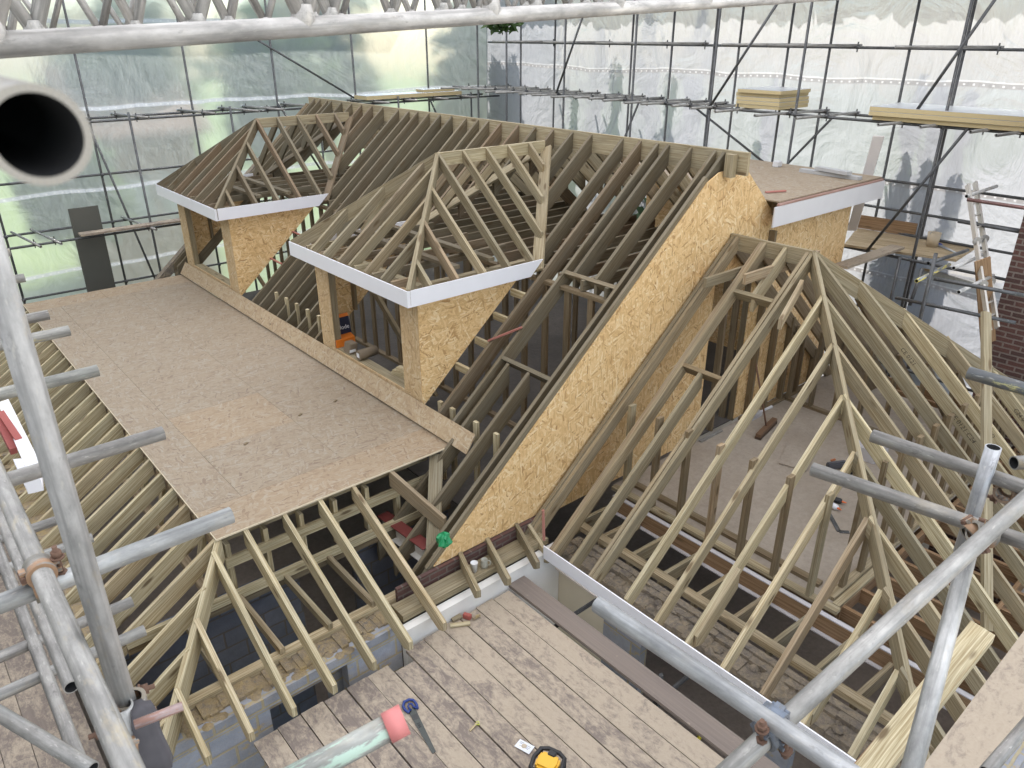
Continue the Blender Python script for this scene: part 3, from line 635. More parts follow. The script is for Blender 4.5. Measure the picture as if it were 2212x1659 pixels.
# ================================================================= DECK
ZK=-5.6; DECK4=deckboard('worn_scaffold_board',.50)
random.seed(9)
xs_=[4.28-.2295*i for i in range(14)]
names=['first','second','third','fourth','fifth','sixth','seventh','eighth','ninth','tenth','eleventh','twelfth','thirteenth']
for i in range(13):
    x1=xs_[i]-random.uniform(.003,.010); x0=xs_[i+1]+random.uniform(.003,.008); ye=5.06+random.uniform(-.03,.02) if i<6 else (4.93 if i==6 else 4.98)+random.uniform(-.03,.03); z=ZK+random.uniform(-.003,.003)
    if i==6: ye=4.86
    dxy=random.uniform(-.006,.006)
    m=MB(); m.prism([(x0,1.0,z-.038),(x1,1.0,z-.038),(x1+dxy,ye,z-.038),(x0+dxy,ye,z-.038)],(0,0,.038),(0,1,0))
    tag(m.build('scaffold_board',DECK if i<6 else (DECK4 if i not in(9,11) else DECK3),bevel=.0),f'dusty deck board, {names[i]} in from the raised brown edge board','scaffold board','boards of the dusty working deck')
m=MB(); m.box((4.30,.8,ZK+.004),(4.53,5.10,ZK+.042),1); tag(m.build('edge_board',DECK2),'clean brown scaffold board along the right edge of the deck','scaffold board','boards of the dusty working deck')
for i,y in enumerate((1.6,3.02,4.35)):
    tag(MB().tube((.9,y,ZK-.066),(5.06,y,ZK-.066),.024).build('transom_tube',GALV_D),f'dull transom tube under the deck, {("nearest","middle","farthest")[i]} of three','tube','transoms under the deck')
tag(MB().tube((4.72,3.25,GZ+.06),(4.72,3.25,-5.75),.024).build('standard_tube',GALV_D),'dull upright tube in the gap between deck and wing wall','tube')
tp=tag(MB().tube((4.3,2.72,-6.35),(5.06,2.86,-6.35),.024).build('hazard_taped_tube',NT('hazard_tape').m),'low tube wrapped in yellow and black hazard tape below the deck edge','tube')
s=NT('hazard_stripe'); n=s.noise(s.vmath('MULTIPLY',s.uv(),(20,14,1)),1,5,.7); s.fin(s.ramp(n,[(.47,(.70,.60,.03)),(.53,(.03,.03,.03))],'CONSTANT'),.5); tp.data.materials[0]=s.m
# left access boards
random.seed(4)
lb=['innermost','second','third','outermost']
for i in range(4):
    x1=.28-.232*i; z=-6.0
    tag(MB().box((x1-.225,1.6,z-.038),(x1,16,z),1).build('scaffold_board',DECK3),f'grey walkway board at the left scaffold, {lb[i]} of four','scaffold board','boards of the left walkway')

# grade stamps written on the timbers
INK=plain('stamp_ink',(.07,.055,.04),.8)
# ================================================================= SCAFFOLD ENCLOSURE
YL,XR=18.0,14.4
def coupler_at(par,c,d,r=.036):
    mb=MB(); c=V(c); d=V(d).normalized(); mb.tube(c-d*.03,c+d*.03,r,8); mb.beam(c+V((0,0,.03)),c+V((0,0,.085)),.02,.02)
    mb.beam(c-V((0,0,.03)),c-V((0,0,.085)),.018,.018); return mb.build('coupler',GALV_D,par)
def scaff_tube(parent,name,p0,p1,mat=GALV_D,open_=False,seg=10):
    return MB().tube(p0,p1,.0242,seg,open_,open_).build(name,mat,parent)
L=thing('scaffold','dark scaffold frame in front of the greenish sheeting on the left','scaffold',(4,YL,GZ))
Lst=[2.02,4.02,6.13,8.12,10.22,12.45,14.15]
for x in Lst: scaff_tube(L,'standard',(x,YL,GZ),(x,YL,1.6))
for x in (4.55,6.62,8.7,10.9,13.2): scaff_tube(L,'standard',(x,YL-.9,GZ),(x,YL-.9,-1.45))
for yy,zz_ in ((YL,-1.60),(YL-.75,-1.60),(YL,-2.72),(YL,-3.72),(YL,-5.05),(YL-1.15,-3.72),(YL,-6.4)):
    scaff_tube(L,'ledger',(-3,yy,zz_),(XR-.1,yy,zz_))
random.seed(2)
cl=L
for x in (4.75,6.1,7.0,7.55,8.5,9.6,10.3,11.2,12.1,13.0):
    y1=YL-1.25+random.uniform(-.1,.1)
    scaff_tube(L,'transom',(x-.25,YL+.15,-1.55),(x+.1,y1,-1.55),GALV,True)
    for yy in (YL,YL-.75): coupler_at(cl,(x-.25+.35*(YL-yy+.15)/1.4,yy,-1.57),(1,0,0))
for x in Lst:
    for z_ in (-1.6,-2.72,-3.72,-5.05): coupler_at(cl,(x,YL-.04,z_),(0,0,1))
for x in (2.25,2.6,4.35,5.6):
    scaff_tube(L,'transom',(x-.1,YL+.1,-3.67),(x+.1,YL-1.6,-3.67),GALV,True); coupler_at(cl,(x+.07,YL-1.15,-3.69),(1,0,0))
for (a,b) in (((7.35,YL-.05,.1),(10.15,YL-.05,-1.5)),((3.95,YL-.05,-1.6),(4.9,YL-.05,-6.5)),((8.1,YL-.05,-1.5),(8.6,YL-.9,-3.0)),((12.4,YL-.05,-1.55),(12.9,YL-.8,-3.5))):
    scaff_tube(L,'brace',a,b)
tag(MB().box((3.1,16.62,-3.64),(7.6,16.85,-3.60),0).build('scaffold_board',DECK3),'long grey scaffold board on the left scaffold behind the far dormer','scaffold board')
a=dep(148,455,17); 
G_=thing('leaning_panel','tall dark grey panel standing against the left scaffold','panel',(2.6,17.4,-8))
m=MB(); p=[ony(147,452,17.0),ony(213,450,17.0)]; m.prism([(p[0].x,17.0,p[0].z),(p[1].x,17.0,p[0].z),(p[1].x,17.25,-8.1),(p[0].x,17.25,-8.1)],(0,.04,0),(0,0,1)); m.build('board',DARKP,G_)
m=MB(); m.box((p[0].x+.33,16.992,-7.5),(p[0].x+.37,16.999,p[0].z-.15),2); 
# right scaffold (two rows)
Rr=thing('scaffold','dark two row scaffold in front of the bright sheeting on the right','scaffold',(XR,9,GZ))
xi,xo=13.05,XR-.05
for y in (16.6,15.45,13.4,11.32,9.32,7.5,4.98,2.6): scaff_tube(Rr,'standard',(xi,y,GZ) if y!=7.5 and y!=4.98 else (xi,y,GZ),(xi,y,1.6),seg=12)
for y in (16.4,15.1,12.55,11.4,10.3,9.7,8.6,7.75,6.3,5.42,3.0): scaff_tube(Rr,'standard',(xo,y,GZ),(xo,y,1.6),seg=12)
for x,z_ in ((xi,-1.33),(xo,-1.38),(xo-.05,-.25),(xi,-3.45),(xo,-3.35),(xo,-2.45),(xo,-2.95),(xi,-5.35),(xo,-5.35)):
    scaff_tube(Rr,'ledger',(x,17.7 if z_>-2 else 9.9,z_),(x,1.5,z_))
cr=Rr; random.seed(8)
for y in (17.0,16.3,15.9,15.2,14.7,14.2,13.6,13.0,12.5,12.1,11.5,10.9,10.4,9.8,9.2,8.7,7.6,6.9,5.6,5.0,4.4,3.9):
    yb=y+random.uniform(-.15,.15)
    scaff_tube(Rr,'transom',(xi-random.uniform(.5,1.0),y+random.uniform(-.15,.1),-1.30),(xo+.1,yb,-1.34),GALV_L,True)
    coupler_at(cr,(xi,y,-1.31),(0,1,0)); coupler_at(cr,(xo,yb,-1.36),(0,1,0))
for y in (15.5,13.6,11.9,10.9,8.6,7.6,5.3):
    scaff_tube(Rr,'transom',(xi+.2,y+.75,-.215),(xo,y-.45,-.215),GALV_L,True); coupler_at(cr,(xo-.05,y-.4,-.24),(0,1,0))
for y in (13.4,11.32,9.32,7.5,4.98,2.6):
    for z_ in (-1.33,-3.45): coupler_at(cr,(xi,y,z_),(0,0,1))
for a,b in (((xi-.03,12.7,.6),(xi-.03,13.65,-1.35)),((xo,12.2,-1.4),(xo,13.2,-3.6)),((xi-.03,8.1,.5),(xi-.03,9.3,-1.3)),((xo-.05,7.4,-1.4),(xo-.05,9.4,-3.8)),((xi-.04,4.6,.55),(xi-.04,5.5,-1.3)),((xi-.04,4.6,-1.3),(xi-.04,5.75,-3.45)),((xo-.05,10.8,-1.38),(xo-.05,8.6,-2.5))):
    scaff_tube(Rr,'brace',a,b)
# sheeting walls, one grid each, gently rippled
def sheet_wall(name,label,org,du,nu,dz,nz,mat,amp,seed):
    rn=random.Random(seed); m=MB(); du=V(du); nrm=du.cross(V((0,0,1))).normalized()
    ph=[(rn.uniform(.3,1.5),rn.uniform(.3,1.7),rn.uniform(0,6),rn.uniform(.3,1)) for _ in range(9)]
    def P(i,j):
        u=i*du.length; v=j*dz; w=sum(a*math.sin(f*u+g*v+c) for f,g,c,a in ph)*amp/3
        return V(org)+du*i+V((0,0,v))+nrm*w
    G=[[P(i,j) for j in range(nz+1)] for i in range(nu+1)]
    for i in range(nu):
        for j in range(nz):
            u=i*du.length; v=j*dz; l=du.length
            m.face([G[i][j],G[i+1][j],G[i+1][j+1],G[i][j+1]],[(u,v),(u+l,v),(u+l,v+dz),(u,v+dz)],0,True)
    return tag(m.build(name,mat,weld=True),label,'sheeting')
SH_L=sheeting('sheeting_left',(.40,.435,.43),.52,.42,.35,1.62,.2,.035,(.50,.51,.56))
SH_R=sheeting('sheeting_right',(.265,.27,.29),.11,.12,.55,1.72,.34,.11,(.20,.185,.18))
sheet_wall('sheeting','greenish translucent sheeting wall with trees showing through on the left',(-6,YL+.12,-8.1),(.3,0,0),69,.3,33,SH_L,.05,1)
sheet_wall('sheeting','bright white sheeting wall with tree shadows on the right',(XR+.12,18.1,-8.1),(0,-.3,0),70,.3,33,SH_R,.06,2)
# temporary roof over everything
s=NT('roof_sheeting'); s.n.remove(s.b); tr=s.add('BsdfTranslucent',{'Color':(.76,.76,.76,1)}).outputs[0]; df=s.add('BsdfDiffuse',{'Color':(.7,.72,.72,1)}).outputs[0]
s.link(s.add('MixShader',{0:.3,1:tr,2:df}).outputs[0],s.out.inputs[0])
m=MB(); m.face([V((-9,-9,1.95)),V((13.2,-9,1.95)),V((13.2,19,1.95)),V((-9,19,1.95))],[(0,0),(1,0),(1,1),(0,1)]); tag(m.build('temporary_roof',s.m),'white translucent temporary roof above the whole site','roof')
m=MB(); n=260
for i in range(n):
    y0=-8+i*.1; y1=y0+.1; 
    z0=1.62+.035*math.sin(i*math.pi/2*1.0); z1=1.62+.035*math.sin((i+1)*math.pi/2)
    j=.05*math.sin(i//9*2.3)+.03*math.sin(i*1.9)+(.2 if i in(104,105,106,62,63,167,168) else 0)
    j2=.05*math.sin((i)//9*2.3)+.03*math.sin((i+1)*1.9)
    m.face([V((12.9,y0,z0+.15)),V((15.62-j,y0,z0)),V((15.62-j2,y1,z1)),V((12.9,y1,z1+.15))],[(0,0),(1,0),(1,1),(0,1)])
tag(m.build('corrugated_eaves',plain('corrugated_iron',(.3,.31,.32),.5,.4)),'corrugated iron eaves of the temporary roof above the bright sheeting','roof')
# aluminium lattice beams
def lattice(a,b,h,name,label,mats,bay=.62,grp='lattice beams of the temporary roof',r=.0245,ph=0):
    a=V(a);b=V(b); T=thing(name,label,'beam',tuple(a),grp); d=(b-a).normalized(); Lg=(b-a).length; upv=V((0,0,h)); mm=mats[0]
    MB().tube(a,b,r,18).build('bottom_chord',mm,T); MB().tube(a+upv,b+upv,r,14).build('top_chord',mm,T)
    k=ph; i=0
    while k+bay<Lg:
        p=a+d*k; q=a+d*(k+bay)
        mt=mats[i%len(mats)]
        if i%2==0: MB().tube(p+V((0,0,.015)),q+upv,r*.82,12).build('diagonal',mt,T)
        else: MB().tube(p+upv,q+V((0,0,.015)),r*.82,12).build('diagonal',mt,T)
        if i%2==0:
            MB().lathe([(r*1.02,-.02),(r*1.25,0),(r*1.02,.03)],p+V((0,0,r*.9)),seg=12).build('weld',mm,T)
        k+=bay; i+=1
    return T
c0,c1=dep(-120,104,1.40),dep(1017,37,2.35)
dd=(c1-c0); lattice(c0,c0+dd*4.6,.75,'lattice_beam','nearest aluminium lattice beam crossing the top of the photo',[ALU],.36,ph=.08)
bd=V((dd.x,dd.y,0)).normalized(); pn=V((-bd.y,bd.x,0))
for i,(off,lab,mt,by) in enumerate(((.75,'white lattice beam next behind the nearest one',[GALV_W,GALV_W,GALV_W],.24),(1.5,'white lattice beam third from the camera',[GALV_W,ALU,GALV_W],.19),(2.5,'lattice beam with one dull chord, fourth from the camera',[GALV_W,GALV_W,GALV_L],.22),(3.9,'lattice beam farthest behind at the top of the photo',[GALV_W,GALV_W,GALV_L],.25))):
    e0,e1=dep(-120,96,1.40+off),dep(1017,34,2.35+off); dv=e1-e0; p=e0-dv*.4; lattice(p,p+dv*3.4,.55,'lattice_beam',lab,mt,by,ph=.07*i)
SH_N=plain('dark_shade_screen',(.22,.23,.22),.9,0,.1,2)
sheet_wall('shade_screen','dark unseen screen added left of the camera to hold light back',(-5.2,-6.1,-8.1),(0,.4,0),61,.5,20,SH_N,.04,6)  # added out of view to keep light off faces turned left
# ================================================================= FOREGROUND TUBES
TR=.02415
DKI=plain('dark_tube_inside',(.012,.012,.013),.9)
def fgtube(name,label,p0,p1,mat,o0=True,o1=True,r=TR,group=None):
    T=thing(name,label,'scaffold tube',tuple(p0),group); MB().tube(p0,p1,r,28,o0,o1,imi=1).build('tube',[mat,DKI],T); return T
def coupler(T,c,ax1,ax2,mat=FIT,side=None,bolt=RUST):
    """two-jaw scaffold coupler: bands round two tubes, hinged flap, bolt and nut"""
    c=V(c); a1=V(ax1).normalized(); a2=V(ax2).normalized(); n=a1.cross(a2).normalized() if side is None else V(side).normalized()
    if side is None and n.dot(FW)<0: n=-n
    for a,cc,sg in((a1,c-n*TR,1),(a2,c+n*TR,-1)):
        m=MB(); b=n.cross(a).normalized()
        # curved band
        r0,r1=TR+.0005,TR+.0095; seg=22; hw=.027
        pr=[]
        for i in range(seg+1):
            t=2*math.pi*i/seg; pr.append((math.cos(t),math.sin(t)))
        for i in range(seg):
            (c0_,s0),(c1_,s1)=pr[i],pr[i+1]
            A=lambda k,cs,sn,r:cc+b*(cs*r)+n*(sn*r)+a*(k*hw)
            m.face([A(-1,c0_,s0,r1),A(-1,c1_,s1,r1),A(1,c1_,s1,r1),A(1,c0_,s0,r1)],[(i*.01,0),(i*.01+.01,0),(i*.01+.01,.04),(i*.01,.04)],0,True)
            for k in(-1,1): m.face([A(k,c0_,s0,r0),A(k,c1_,s1,r0),A(k,c1_,s1,r1),A(k,c0_,s0,r1)][::k],[(0,0)]*4,0)
        for s_ in (-1,1):   # lugs
            m.beam(cc+b*s_*(TR+.003)-n*.012,cc+b*s_*(TR+.019)-n*.012,.024,.008,n); m.beam(cc+b*s_*(TR+.003)+n*.010,cc+b*s_*(TR+.020)+n*.010,.026,.010,n)
        o=m.build('jaw',mat,T)
        m=MB(); q=cc+b*(TR+.018); k=-n*sg; m.tube(q-k*.030,q+k*.052,.0062,10); m.tube(q+k*.022,q+k*.038,.0125,6); m.tube(q-k*.03,q-k*.022,.0135,6); m.tube(q+k*.017,q+k*.022,.0165,14); m.build('bolt',bolt,T)
        m=MB(); q=cc-b*(TR+.014); m.tube(q-a*.022,q+a*.022,.0075,10); m.build('hinge_pin',bolt if mat is FIT else mat,T)
    return
# the open tube end close to the lens
p=dep(84,293,.372); T=thing('scaffold_tube','open black mouth of a grey tube close to the lens at the left edge','scaffold tube',tuple(p)); mm=MB(); mm.tube(p,p+V((0,1.3,0)),TR,48,True,True)
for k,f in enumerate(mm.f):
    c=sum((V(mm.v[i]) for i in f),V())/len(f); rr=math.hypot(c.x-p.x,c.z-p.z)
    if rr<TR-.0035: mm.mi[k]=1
mm.build('tube',[GALV_DUST,DKI],T)
# left cluster
t1=dep(149,1111,1.52)
b1=V((t1.x,t1.y,dep(258,1552,1.52).z)); 
q=ray(258,1552); k=(t1.x*q.x+t1.y*q.y)/(q.x**2+q.y**2); zb1=q.z*k
TP=fgtube('scaffold_tube','thick upright galvanised tube spattered with mortar on the left',(t1.x,t1.y,zb1-.01),(t1.x,t1.y,.4),galv('mortar_spattered_tube',(.56,.555,.55),dirt=.9,metal=.15))
p=dep(500,1112,2.15); Sx,Sz=p.x,p.z
ends=[(500,1112,'with blue marks near its end',GALV_BL),(353,935,'above the flat deck edge, plain grey',GALV),(212,800,'with a faint green end',galv('faint_green_tube',(.40,.40,.37),(.36,.47,.42),-.75)),(150,714,'with a yellow painted end',galv('yellow_end_tube',(.46,.45,.42),(.62,.50,.12),-.55)),(105,680,'short, above the far deck corner',GALV),(53,600,'stubby, just below the far scaffold board',GALV_DUST),(22,545,'farthest and shortest at the left edge',GALV_DUST)]
for i,(u,v,l,mt) in enumerate(ends):
    r=ray(u,v); k=Sx/r.x if False else Sz/r.z; e=r*k
    T=fgtube('transom_tube','horizontal tube '+l,(e.x-2.2,e.y-.0,e.z),e,mt,False,True,group='row of transom tubes jutting in from the left')
e0=onz(500,1112,Sz)
# ledgers along Y carrying them
xl=onz(90,1240,Sz+.049).x
TL=fgtube('ledger_tube','dusty grey ledger tube running away under the mortar spattered upright',(xl,.2,Sz+.049),(xl,7,Sz+.049),GALV_DUST,True,True)
coupler(TL,(xl,e0.y,Sz+.0245),(0,1,0),(1,0,0),side=(0,0,-1))
def ydir(u,v,d): p=dep(u,v,d); return p
p=dep(97,1450,3.0); fgtube('ledger_tube','thin lower ledger tube above the grey walkway boards',(p.x,p.y-1.6,p.z),(p.x,p.y+6,p.z),GALV,group=None)
p=dep(28,1180,3.2); fgtube('ledger_tube','outer ledger tube at the far left edge above the walkway',(p.x,p.y-1,p.z),(p.x,p.y+6,p.z),GALV)
for u,v,l,mt in ((286,1299,'nearer, with a white chipped end',GALV),(313,1361,'nearest, with a white painted end',GALV_L),(200,1161,'farther, bright end beside a rafter',GALV_L),(140,1118,'farthest, hidden behind the upright',GALV)):
    e=dep(u,v,3.3); z_=dep(300,1330,3.3).z; e=onz(u,v,z_)
    fgtube('transom_tube','low tube over the walkway, '+l,(e.x-2.6,e.y,e.z),e,mt,False,True,group='low tubes crossing the left walkway')
p0=dep(-30,1524,2.5); p1=onz(200,1662,p0.z-.06); fgtube('brace_tube','shiny diagonal tube in the bottom left corner',p0,p1,GALV_L)
# lapped lower standard and couplers at the foot of the big upright
x2,y2=t1.x+.052,t1.y-.028
q=ray(285,1600); k=y2/q.y
x2=q.x*k
TS=fgtube('scaffold_tube','lower upright tube lapped beside the mortar spattered one',(x2,y2,-2.6),(x2,y2,zb1+.06),galv('lower_upright',(.50,.50,.49),dirt=.5,metal=.3))
coupler(TP,(t1.x-.012,t1.y,zb1+.02),(0,0,1),(0,1,0),side=(-1,.2,0)); coupler(TS,((t1.x+x2)/2+.01,(t1.y+y2)/2,zb1-.035),(0,0,1),(0,0,1),side=(x2-t1.x,y2-t1.y,0))
e=dep(395,1525,1.62); q=onz(300,1562,e.z); tag(MB().tube(e,q+(q-e)*.1,.010,14).build('steel_rod',galv('rusty_pink_rod',(.45,.34,.33),(.35,.2,.16),.1,metal=.1)),'rusty pinkish steel rod end pointing right at the left coupler','rod')
# mauve cloth
m=MB(); c=dep(322,1590,1.75); r=random.Random(4)
prof=[(.0,.10),(.035,.095),(.045,.06),(.04,.02),(.055,-.05),(.06,-.085),(.03,-.11),(0,-.115)]
seg=20
def cl(k,i): 
    R_,z_=prof[k]; t=2*math.pi*i/seg; f=1+.22*math.sin(3*t+k*.5)+.1*math.sin(7*t+k); return c+RT*(R_*.62*f*math.cos(t))+V((0,0,z_))+V((FW.x,FW.y,0))*(R_*f*math.sin(t)*.7)
for k in range(len(prof)-1):
    for i in range(seg): m.face([cl(k,i),cl(k+1,i),cl(k+1,i+1),cl(k,i+1)],[(0,0)]*4,0,True)
tag(m.build('hanging_cloth',plain('mauve_cloth',(.095,.09,.10),.9,0,.2,30),weld=True),'dull mauve cloth bundled behind the left coupler','cloth')
# tube with pink collar at the bottom
e=dep(872,1554,1.40); q=onz(600,1700,e.z-.05); ax=(e-q).normalized()
TC=fgtube('scaffold_tube','pale green painted tube with a pink plastic collar at the bottom',q,e,GALV_GN,False,True)
m=MB(); m.tube(e-ax*.034,e+ax*.002,.0285,28,True,True,.004); m.build('collar',plain('pink_plastic',(.62,.21,.20),.45,0,.12,40),TC)
# right cluster
r0=dep(1290,1305,2.12); r1=onz(1646,1544,r0.z); rd=(r1-r0).normalized()
R1=fgtube('scaffold_tube','bright tube with an open end above the white eaves fascia',r0,r0+rd*2.2,galv('bright_yellow_marked_tube',(.50,.51,.52),(.78,.70,.14),-.95,dirt=.15),True,False)
s2a=dep(1668,1580,dep(1,1,1).length*0+ (r0+rd*((onz(1668,1560,r0.z)-r0).length)).dot(FW)+.055); s2b=dep(2175,1116,2.22); d2=(s2b-s2a).normalized()
R2=fgtube('scaffold_tube','thick bare tube slanting up across the lower right corner',s2a-d2*.6,s2b+d2*.5,GALV_L)
coupler(R1,(onz(1665,1558,r0.z)+s2a)/2,rd,d2,FIT_B,side=tuple(-FW*1.0+V((0,0,.3))) if False else None)
for (u0,v0,dd0,u1,v1,l,mt) in ((1754,1013,2.62,2074,1123,'nearest of three stub tubes over the hipped wing, clean grey',GALV),(1884,941,2.75,2128,1024,'middle stub tube over the hipped wing with a tan stain',GALV),(2092,805,2.85,2230,845,'upper stub tube with flaking yellow and slate paint',galv('flaking_paint_tube',(.16,.17,.18),(.55,.52,.25),-.35,metal=.2))):
    a=dep(u0,v0,dd0); b=onz(u1,v1,a.z); d=(b-a).normalized(); T=fgtube('transom_tube',l,a,a+d*(2.4),mt,True,False,group='stub tubes on the right')
    if u0==1754: coupler(T,onz(2112,1150,a.z)+V((0,0,.0)),d,d2,FIT,side=tuple(FW))
e=dep(2146,966,2.45); fgtube('standard_tube','upright tube with an open top at the right edge',(e.x,e.y,e.z-.42),e,galv('streaky_tube',(.46,.47,.49),dirt=.1),False,True)
a=dep(2094,1185,2.3); b=dep(1962,1690,1.84); fgtube('raking_tube','raking tube leaning down towards the bottom right boards',b,a,galv('worn_pale_tube',(.47,.47,.46),dirt=.45,metal=.35))
a=dep(2225,1558,2.9); b=dep(2130,1668,2.75); fgtube('scaffold_tube','plain tube cutting the bottom right corner',b,a,GALV)
a=dep(2190,1000,2.6); fgtube('scaffold_tube','short tube with a coupler at the right edge',a,a+V((.5,-.35,0)),GALV_DUST); coupler(thing('loose_coupler','steel coupler at the extreme right edge below the flaking tube','coupler',tuple(a)),dep(2192,1068,2.5),(0,0,1),(1,0,0))
# boards bottom right
def slab(name,label,cat,pix,z,th,mat,u=0):
    P=[onz(a,b,z) for a,b in pix]; m=MB(); m.prism(P,(0,0,-th),P[(u+1)%4]-P[u]); return tag(m.build(name,mat),label,cat)
slab('scaffold_board','wide dusty plank crossing the bottom right corner','scaffold board',[(1978,1675),(2225,1345),(2225,1545),(2110,1675)],-3.3,.045,plain_board:=deckboard('pinkish_board',.66))
slab('timber_length','pale planed timber length lying beside the wide dusty plank','timber',[(1815,1690),(2098,1340),(2150,1372),(1900,1690)],-3.9,.075,T_NEW)
slab('timber_length','brown timber length on edge beside the pale planed one','timber',[(1822,1675),(2098,1352),(2114,1372),(1850,1675)],-4.15,.15,T_BRN)
slab('upvc_trim','thin white trim strip beside the wide dusty plank','trim',[(2120,1668),(2222,1540),(2222,1568),(2142,1668)],-3.4,.02,WHITE)
# timber prop and brown plank by the brick chimney
P=thing('timber_prop','tall timber prop standing among the right hand rafters','timber',(6.9,1.3,-5.2))
lo=onz(2132,1362,-5.2); hi=ray(2130,675)*( (lo.y+1.35)/ray(2130,675).y)
MB().beam(lo,hi,.10,.047,(FW.x,FW.y,0)).build('upright',T_B,P)
lo2=ony(2150,900,3.4); hi2=ony(2122,690,3.55)
tag(MB().beam(ony(2135,740,3.1),ony(2122,560,3.3),.20,.02,(FW.x,FW.y,0)).build('brown_plank',T_BRN),'brown plank end rising beside the ladder and brick chimney','timber')
# brick chimney on the right
e=ony(2150,680,3.15); xw=e.x
tag(MB().prism([(xw,2.0,-9),(xw,e.y,-9),(xw,e.y,.6),(xw,2.0,.6)],(1.2,0,0),(0,1,0)).build('brick_stack',BRICK),'dark red brick stack at the right edge behind the hipped wing','brick wall')
# ================================================================= PROPS
def tmesh(txt,size,mat,name,parent,M,ext=.0006):
    """lettering as a thin mesh; M places its local xy plane"""
    cu=bpy.data.curves.new('lettering','FONT'); cu.body=txt; cu.size=size; cu.extrude=ext; cu.align_x='CENTER'; cu.align_y='CENTER'; cu.resolution_u=3
    o=bpy.data.objects.new('tmp',cu); dg=bpy.context.evaluated_depsgraph_get(); C.objects.link(o); dg.update()
    me=bpy.data.meshes.new_from_object(o.evaluated_get(dg)); bpy.data.objects.remove(o); 
    me.transform(M); me.materials.clear(); me.materials.append(mat); me.name=name
    q=bpy.data.objects.new(name,me); C.objects.link(q)
    if parent is not None:
        q.parent=parent; q.matrix_parent_inverse=Matrix.Translation(-parent.location)
    return q
def frame(o,x,y):
    x=V(x).normalized(); z=x.cross(V(y)).normalized(); y=z.cross(x); M=Matrix((x,y,z)).transposed().to_4x4(); M.translation=V(o); return M
ZD_=ZK+.004
# hand saw on the deck
q=lambda zx,zy:onz(831.7+.192*zx,1468.8+.192*zy,ZD_)
T=thing('hand_saw','hand saw with dark blade and blue handle on the dusty deck','saw',tuple(q(300,350)))
P=[q(268,372),q(322,282),q(572,805),q(532,832)]
SAWM=plain('saw_blade',(.07,.075,.07),.4,.5,.15,20)
MB().prism(P,(0,0,.002)).build('blade',SAWM,T)
bx=(P[2]-P[1]).normalized(); by=V((-bx.y,bx.x,0)); h0=(P[0]+P[1])/2
hp=[h0+bx*a+by*b+V((0,0,.012)) for a,b in ((.03,.05),(-.02,.058),(-.075,.05),(-.10,.015),(-.095,-.035),(-.05,-.06),(.0,-.055),(.035,-.04),(.01,-.015),(-.03,-.02),(-.055,-.005),(-.045,.02),(-.005,.025))]
MB().sweep(hp[:9]+[hp[8]+bx*.01],.013,8).sweep([hp[0],hp[12],hp[11],hp[10],hp[9],hp[8]],.009,8).build('handle',plain('blue_plastic',(.015,.04,.20),.35),T)
tmesh('244',.042,BLACK,'lettering',T,frame(h0+bx*.20+by*.0+V((0,0,.003)),bx,by))
MB().prism([h0+bx*a+by*b+V((0,0,.0022)) for a,b in ((.07,.03),(.13,.025),(.13,-.025),(.07,-.03))],(0,0,.0006)).build('maker_plate',plain('plate_black',(.03,.03,.03),.4),T)
# instruction leaflet
P=[onz(831.7+.192*a,1468.8+.192*b,ZD_+.004) for a,b in ((1520,665),(1685,750),(1620,838),(1455,745))]
T=thing('leaflet','small white leaflet lying beside the yellow radio','leaflet',tuple(P[0]))
MB().prism(P,(0,0,.002)).build('sheet',plain('paper_white',(.72,.74,.78),.6),T)
u=(P[1]-P[0]); w=(P[3]-P[0]); g=plain('grey_print',(.25,.26,.30),.6)
m=MB()
for a,b,c,d in ((.12,.2,.34,.26),(.12,.36,.3,.41),(.55,.3,.85,.35),(.58,.48,.86,.53),(.62,.62,.8,.68),(.2,.62,.35,.66)):
    m.prism([P[0]+u*a+w*b,P[0]+u*c+w*b,P[0]+u*c+w*d,P[0]+u*a+w*d],(0,0,.0026))
m.build('print',g,T); MB().lathe([(.0,.0034),(.024,.0033),(.025,.002)],P[0]+u*.47+w*.5,seg=7).build('tan_label',plain('tan',(.5,.42,.32)),T)
for i,(u,v,l) in enumerate(((646,898,'small dark chip of wood on the flat deck near its middle'),(528,961,'small dark chip of wood on the flat deck near its front strip'),(722,868,'dark speck of bark on the flat deck towards the dormer'))):
    a=onz(u,v,ZF+.006); tag(MB().beam(a,a+V((.05,.03,.004)),.028,.008).build('wood_chip',T_OLD),l,'wood chip')
# site radio
rc=onz(1182,1684,ZD_); T=thing('site_radio','yellow and black site radio standing on the deck at the bottom edge','radio',tuple(rc))
rx=V((FW.x,FW.y,0)).normalized(); ry=V((rx.y,-rx.x,0)); rot=Matrix.Rotation(RAD(-28),4,'Z'); rx=rot@rx; ry=rot@ry
def L3(a,b,c): return rc+(ry*a+rx*b)*.82+V((0,0,c*.85))
MB().prism([L3(-.10,-.10,.03),L3(.10,-.10,.03),L3(.12,0,.03),L3(.10,.10,.03),L3(-.10,.10,.03),L3(-.12,0,.03)],(0,0,.20)).build('case',YEL,T,bevel=.02)
for z_ in (.235,.02):
    MB().sweep([L3(-.13,-.12,z_),L3(-.06,-.155,z_),L3(.06,-.155,z_),L3(.13,-.12,z_),L3(.15,0,z_),L3(.13,.12,z_),L3(.06,.155,z_),L3(-.06,.155,z_),L3(-.13,.12,z_),L3(-.15,0,z_)],.019,10,True).build('roll_bar',BLACK,T)
for a,b in ((-.13,-.12),(.13,-.12),(.13,.12),(-.13,.12)): MB().tube(L3(a,b,.02),L3(a,b,.235),.017,10).build('corner_bar',BLACK,T)
MB().prism([L3(-.035,.06,.233),L3(.045,.06,.233),L3(.045,.125,.233),L3(-.035,.125,.233)],(0,0,.035)).build('carry_catch',BLACK,T,bevel=.006)
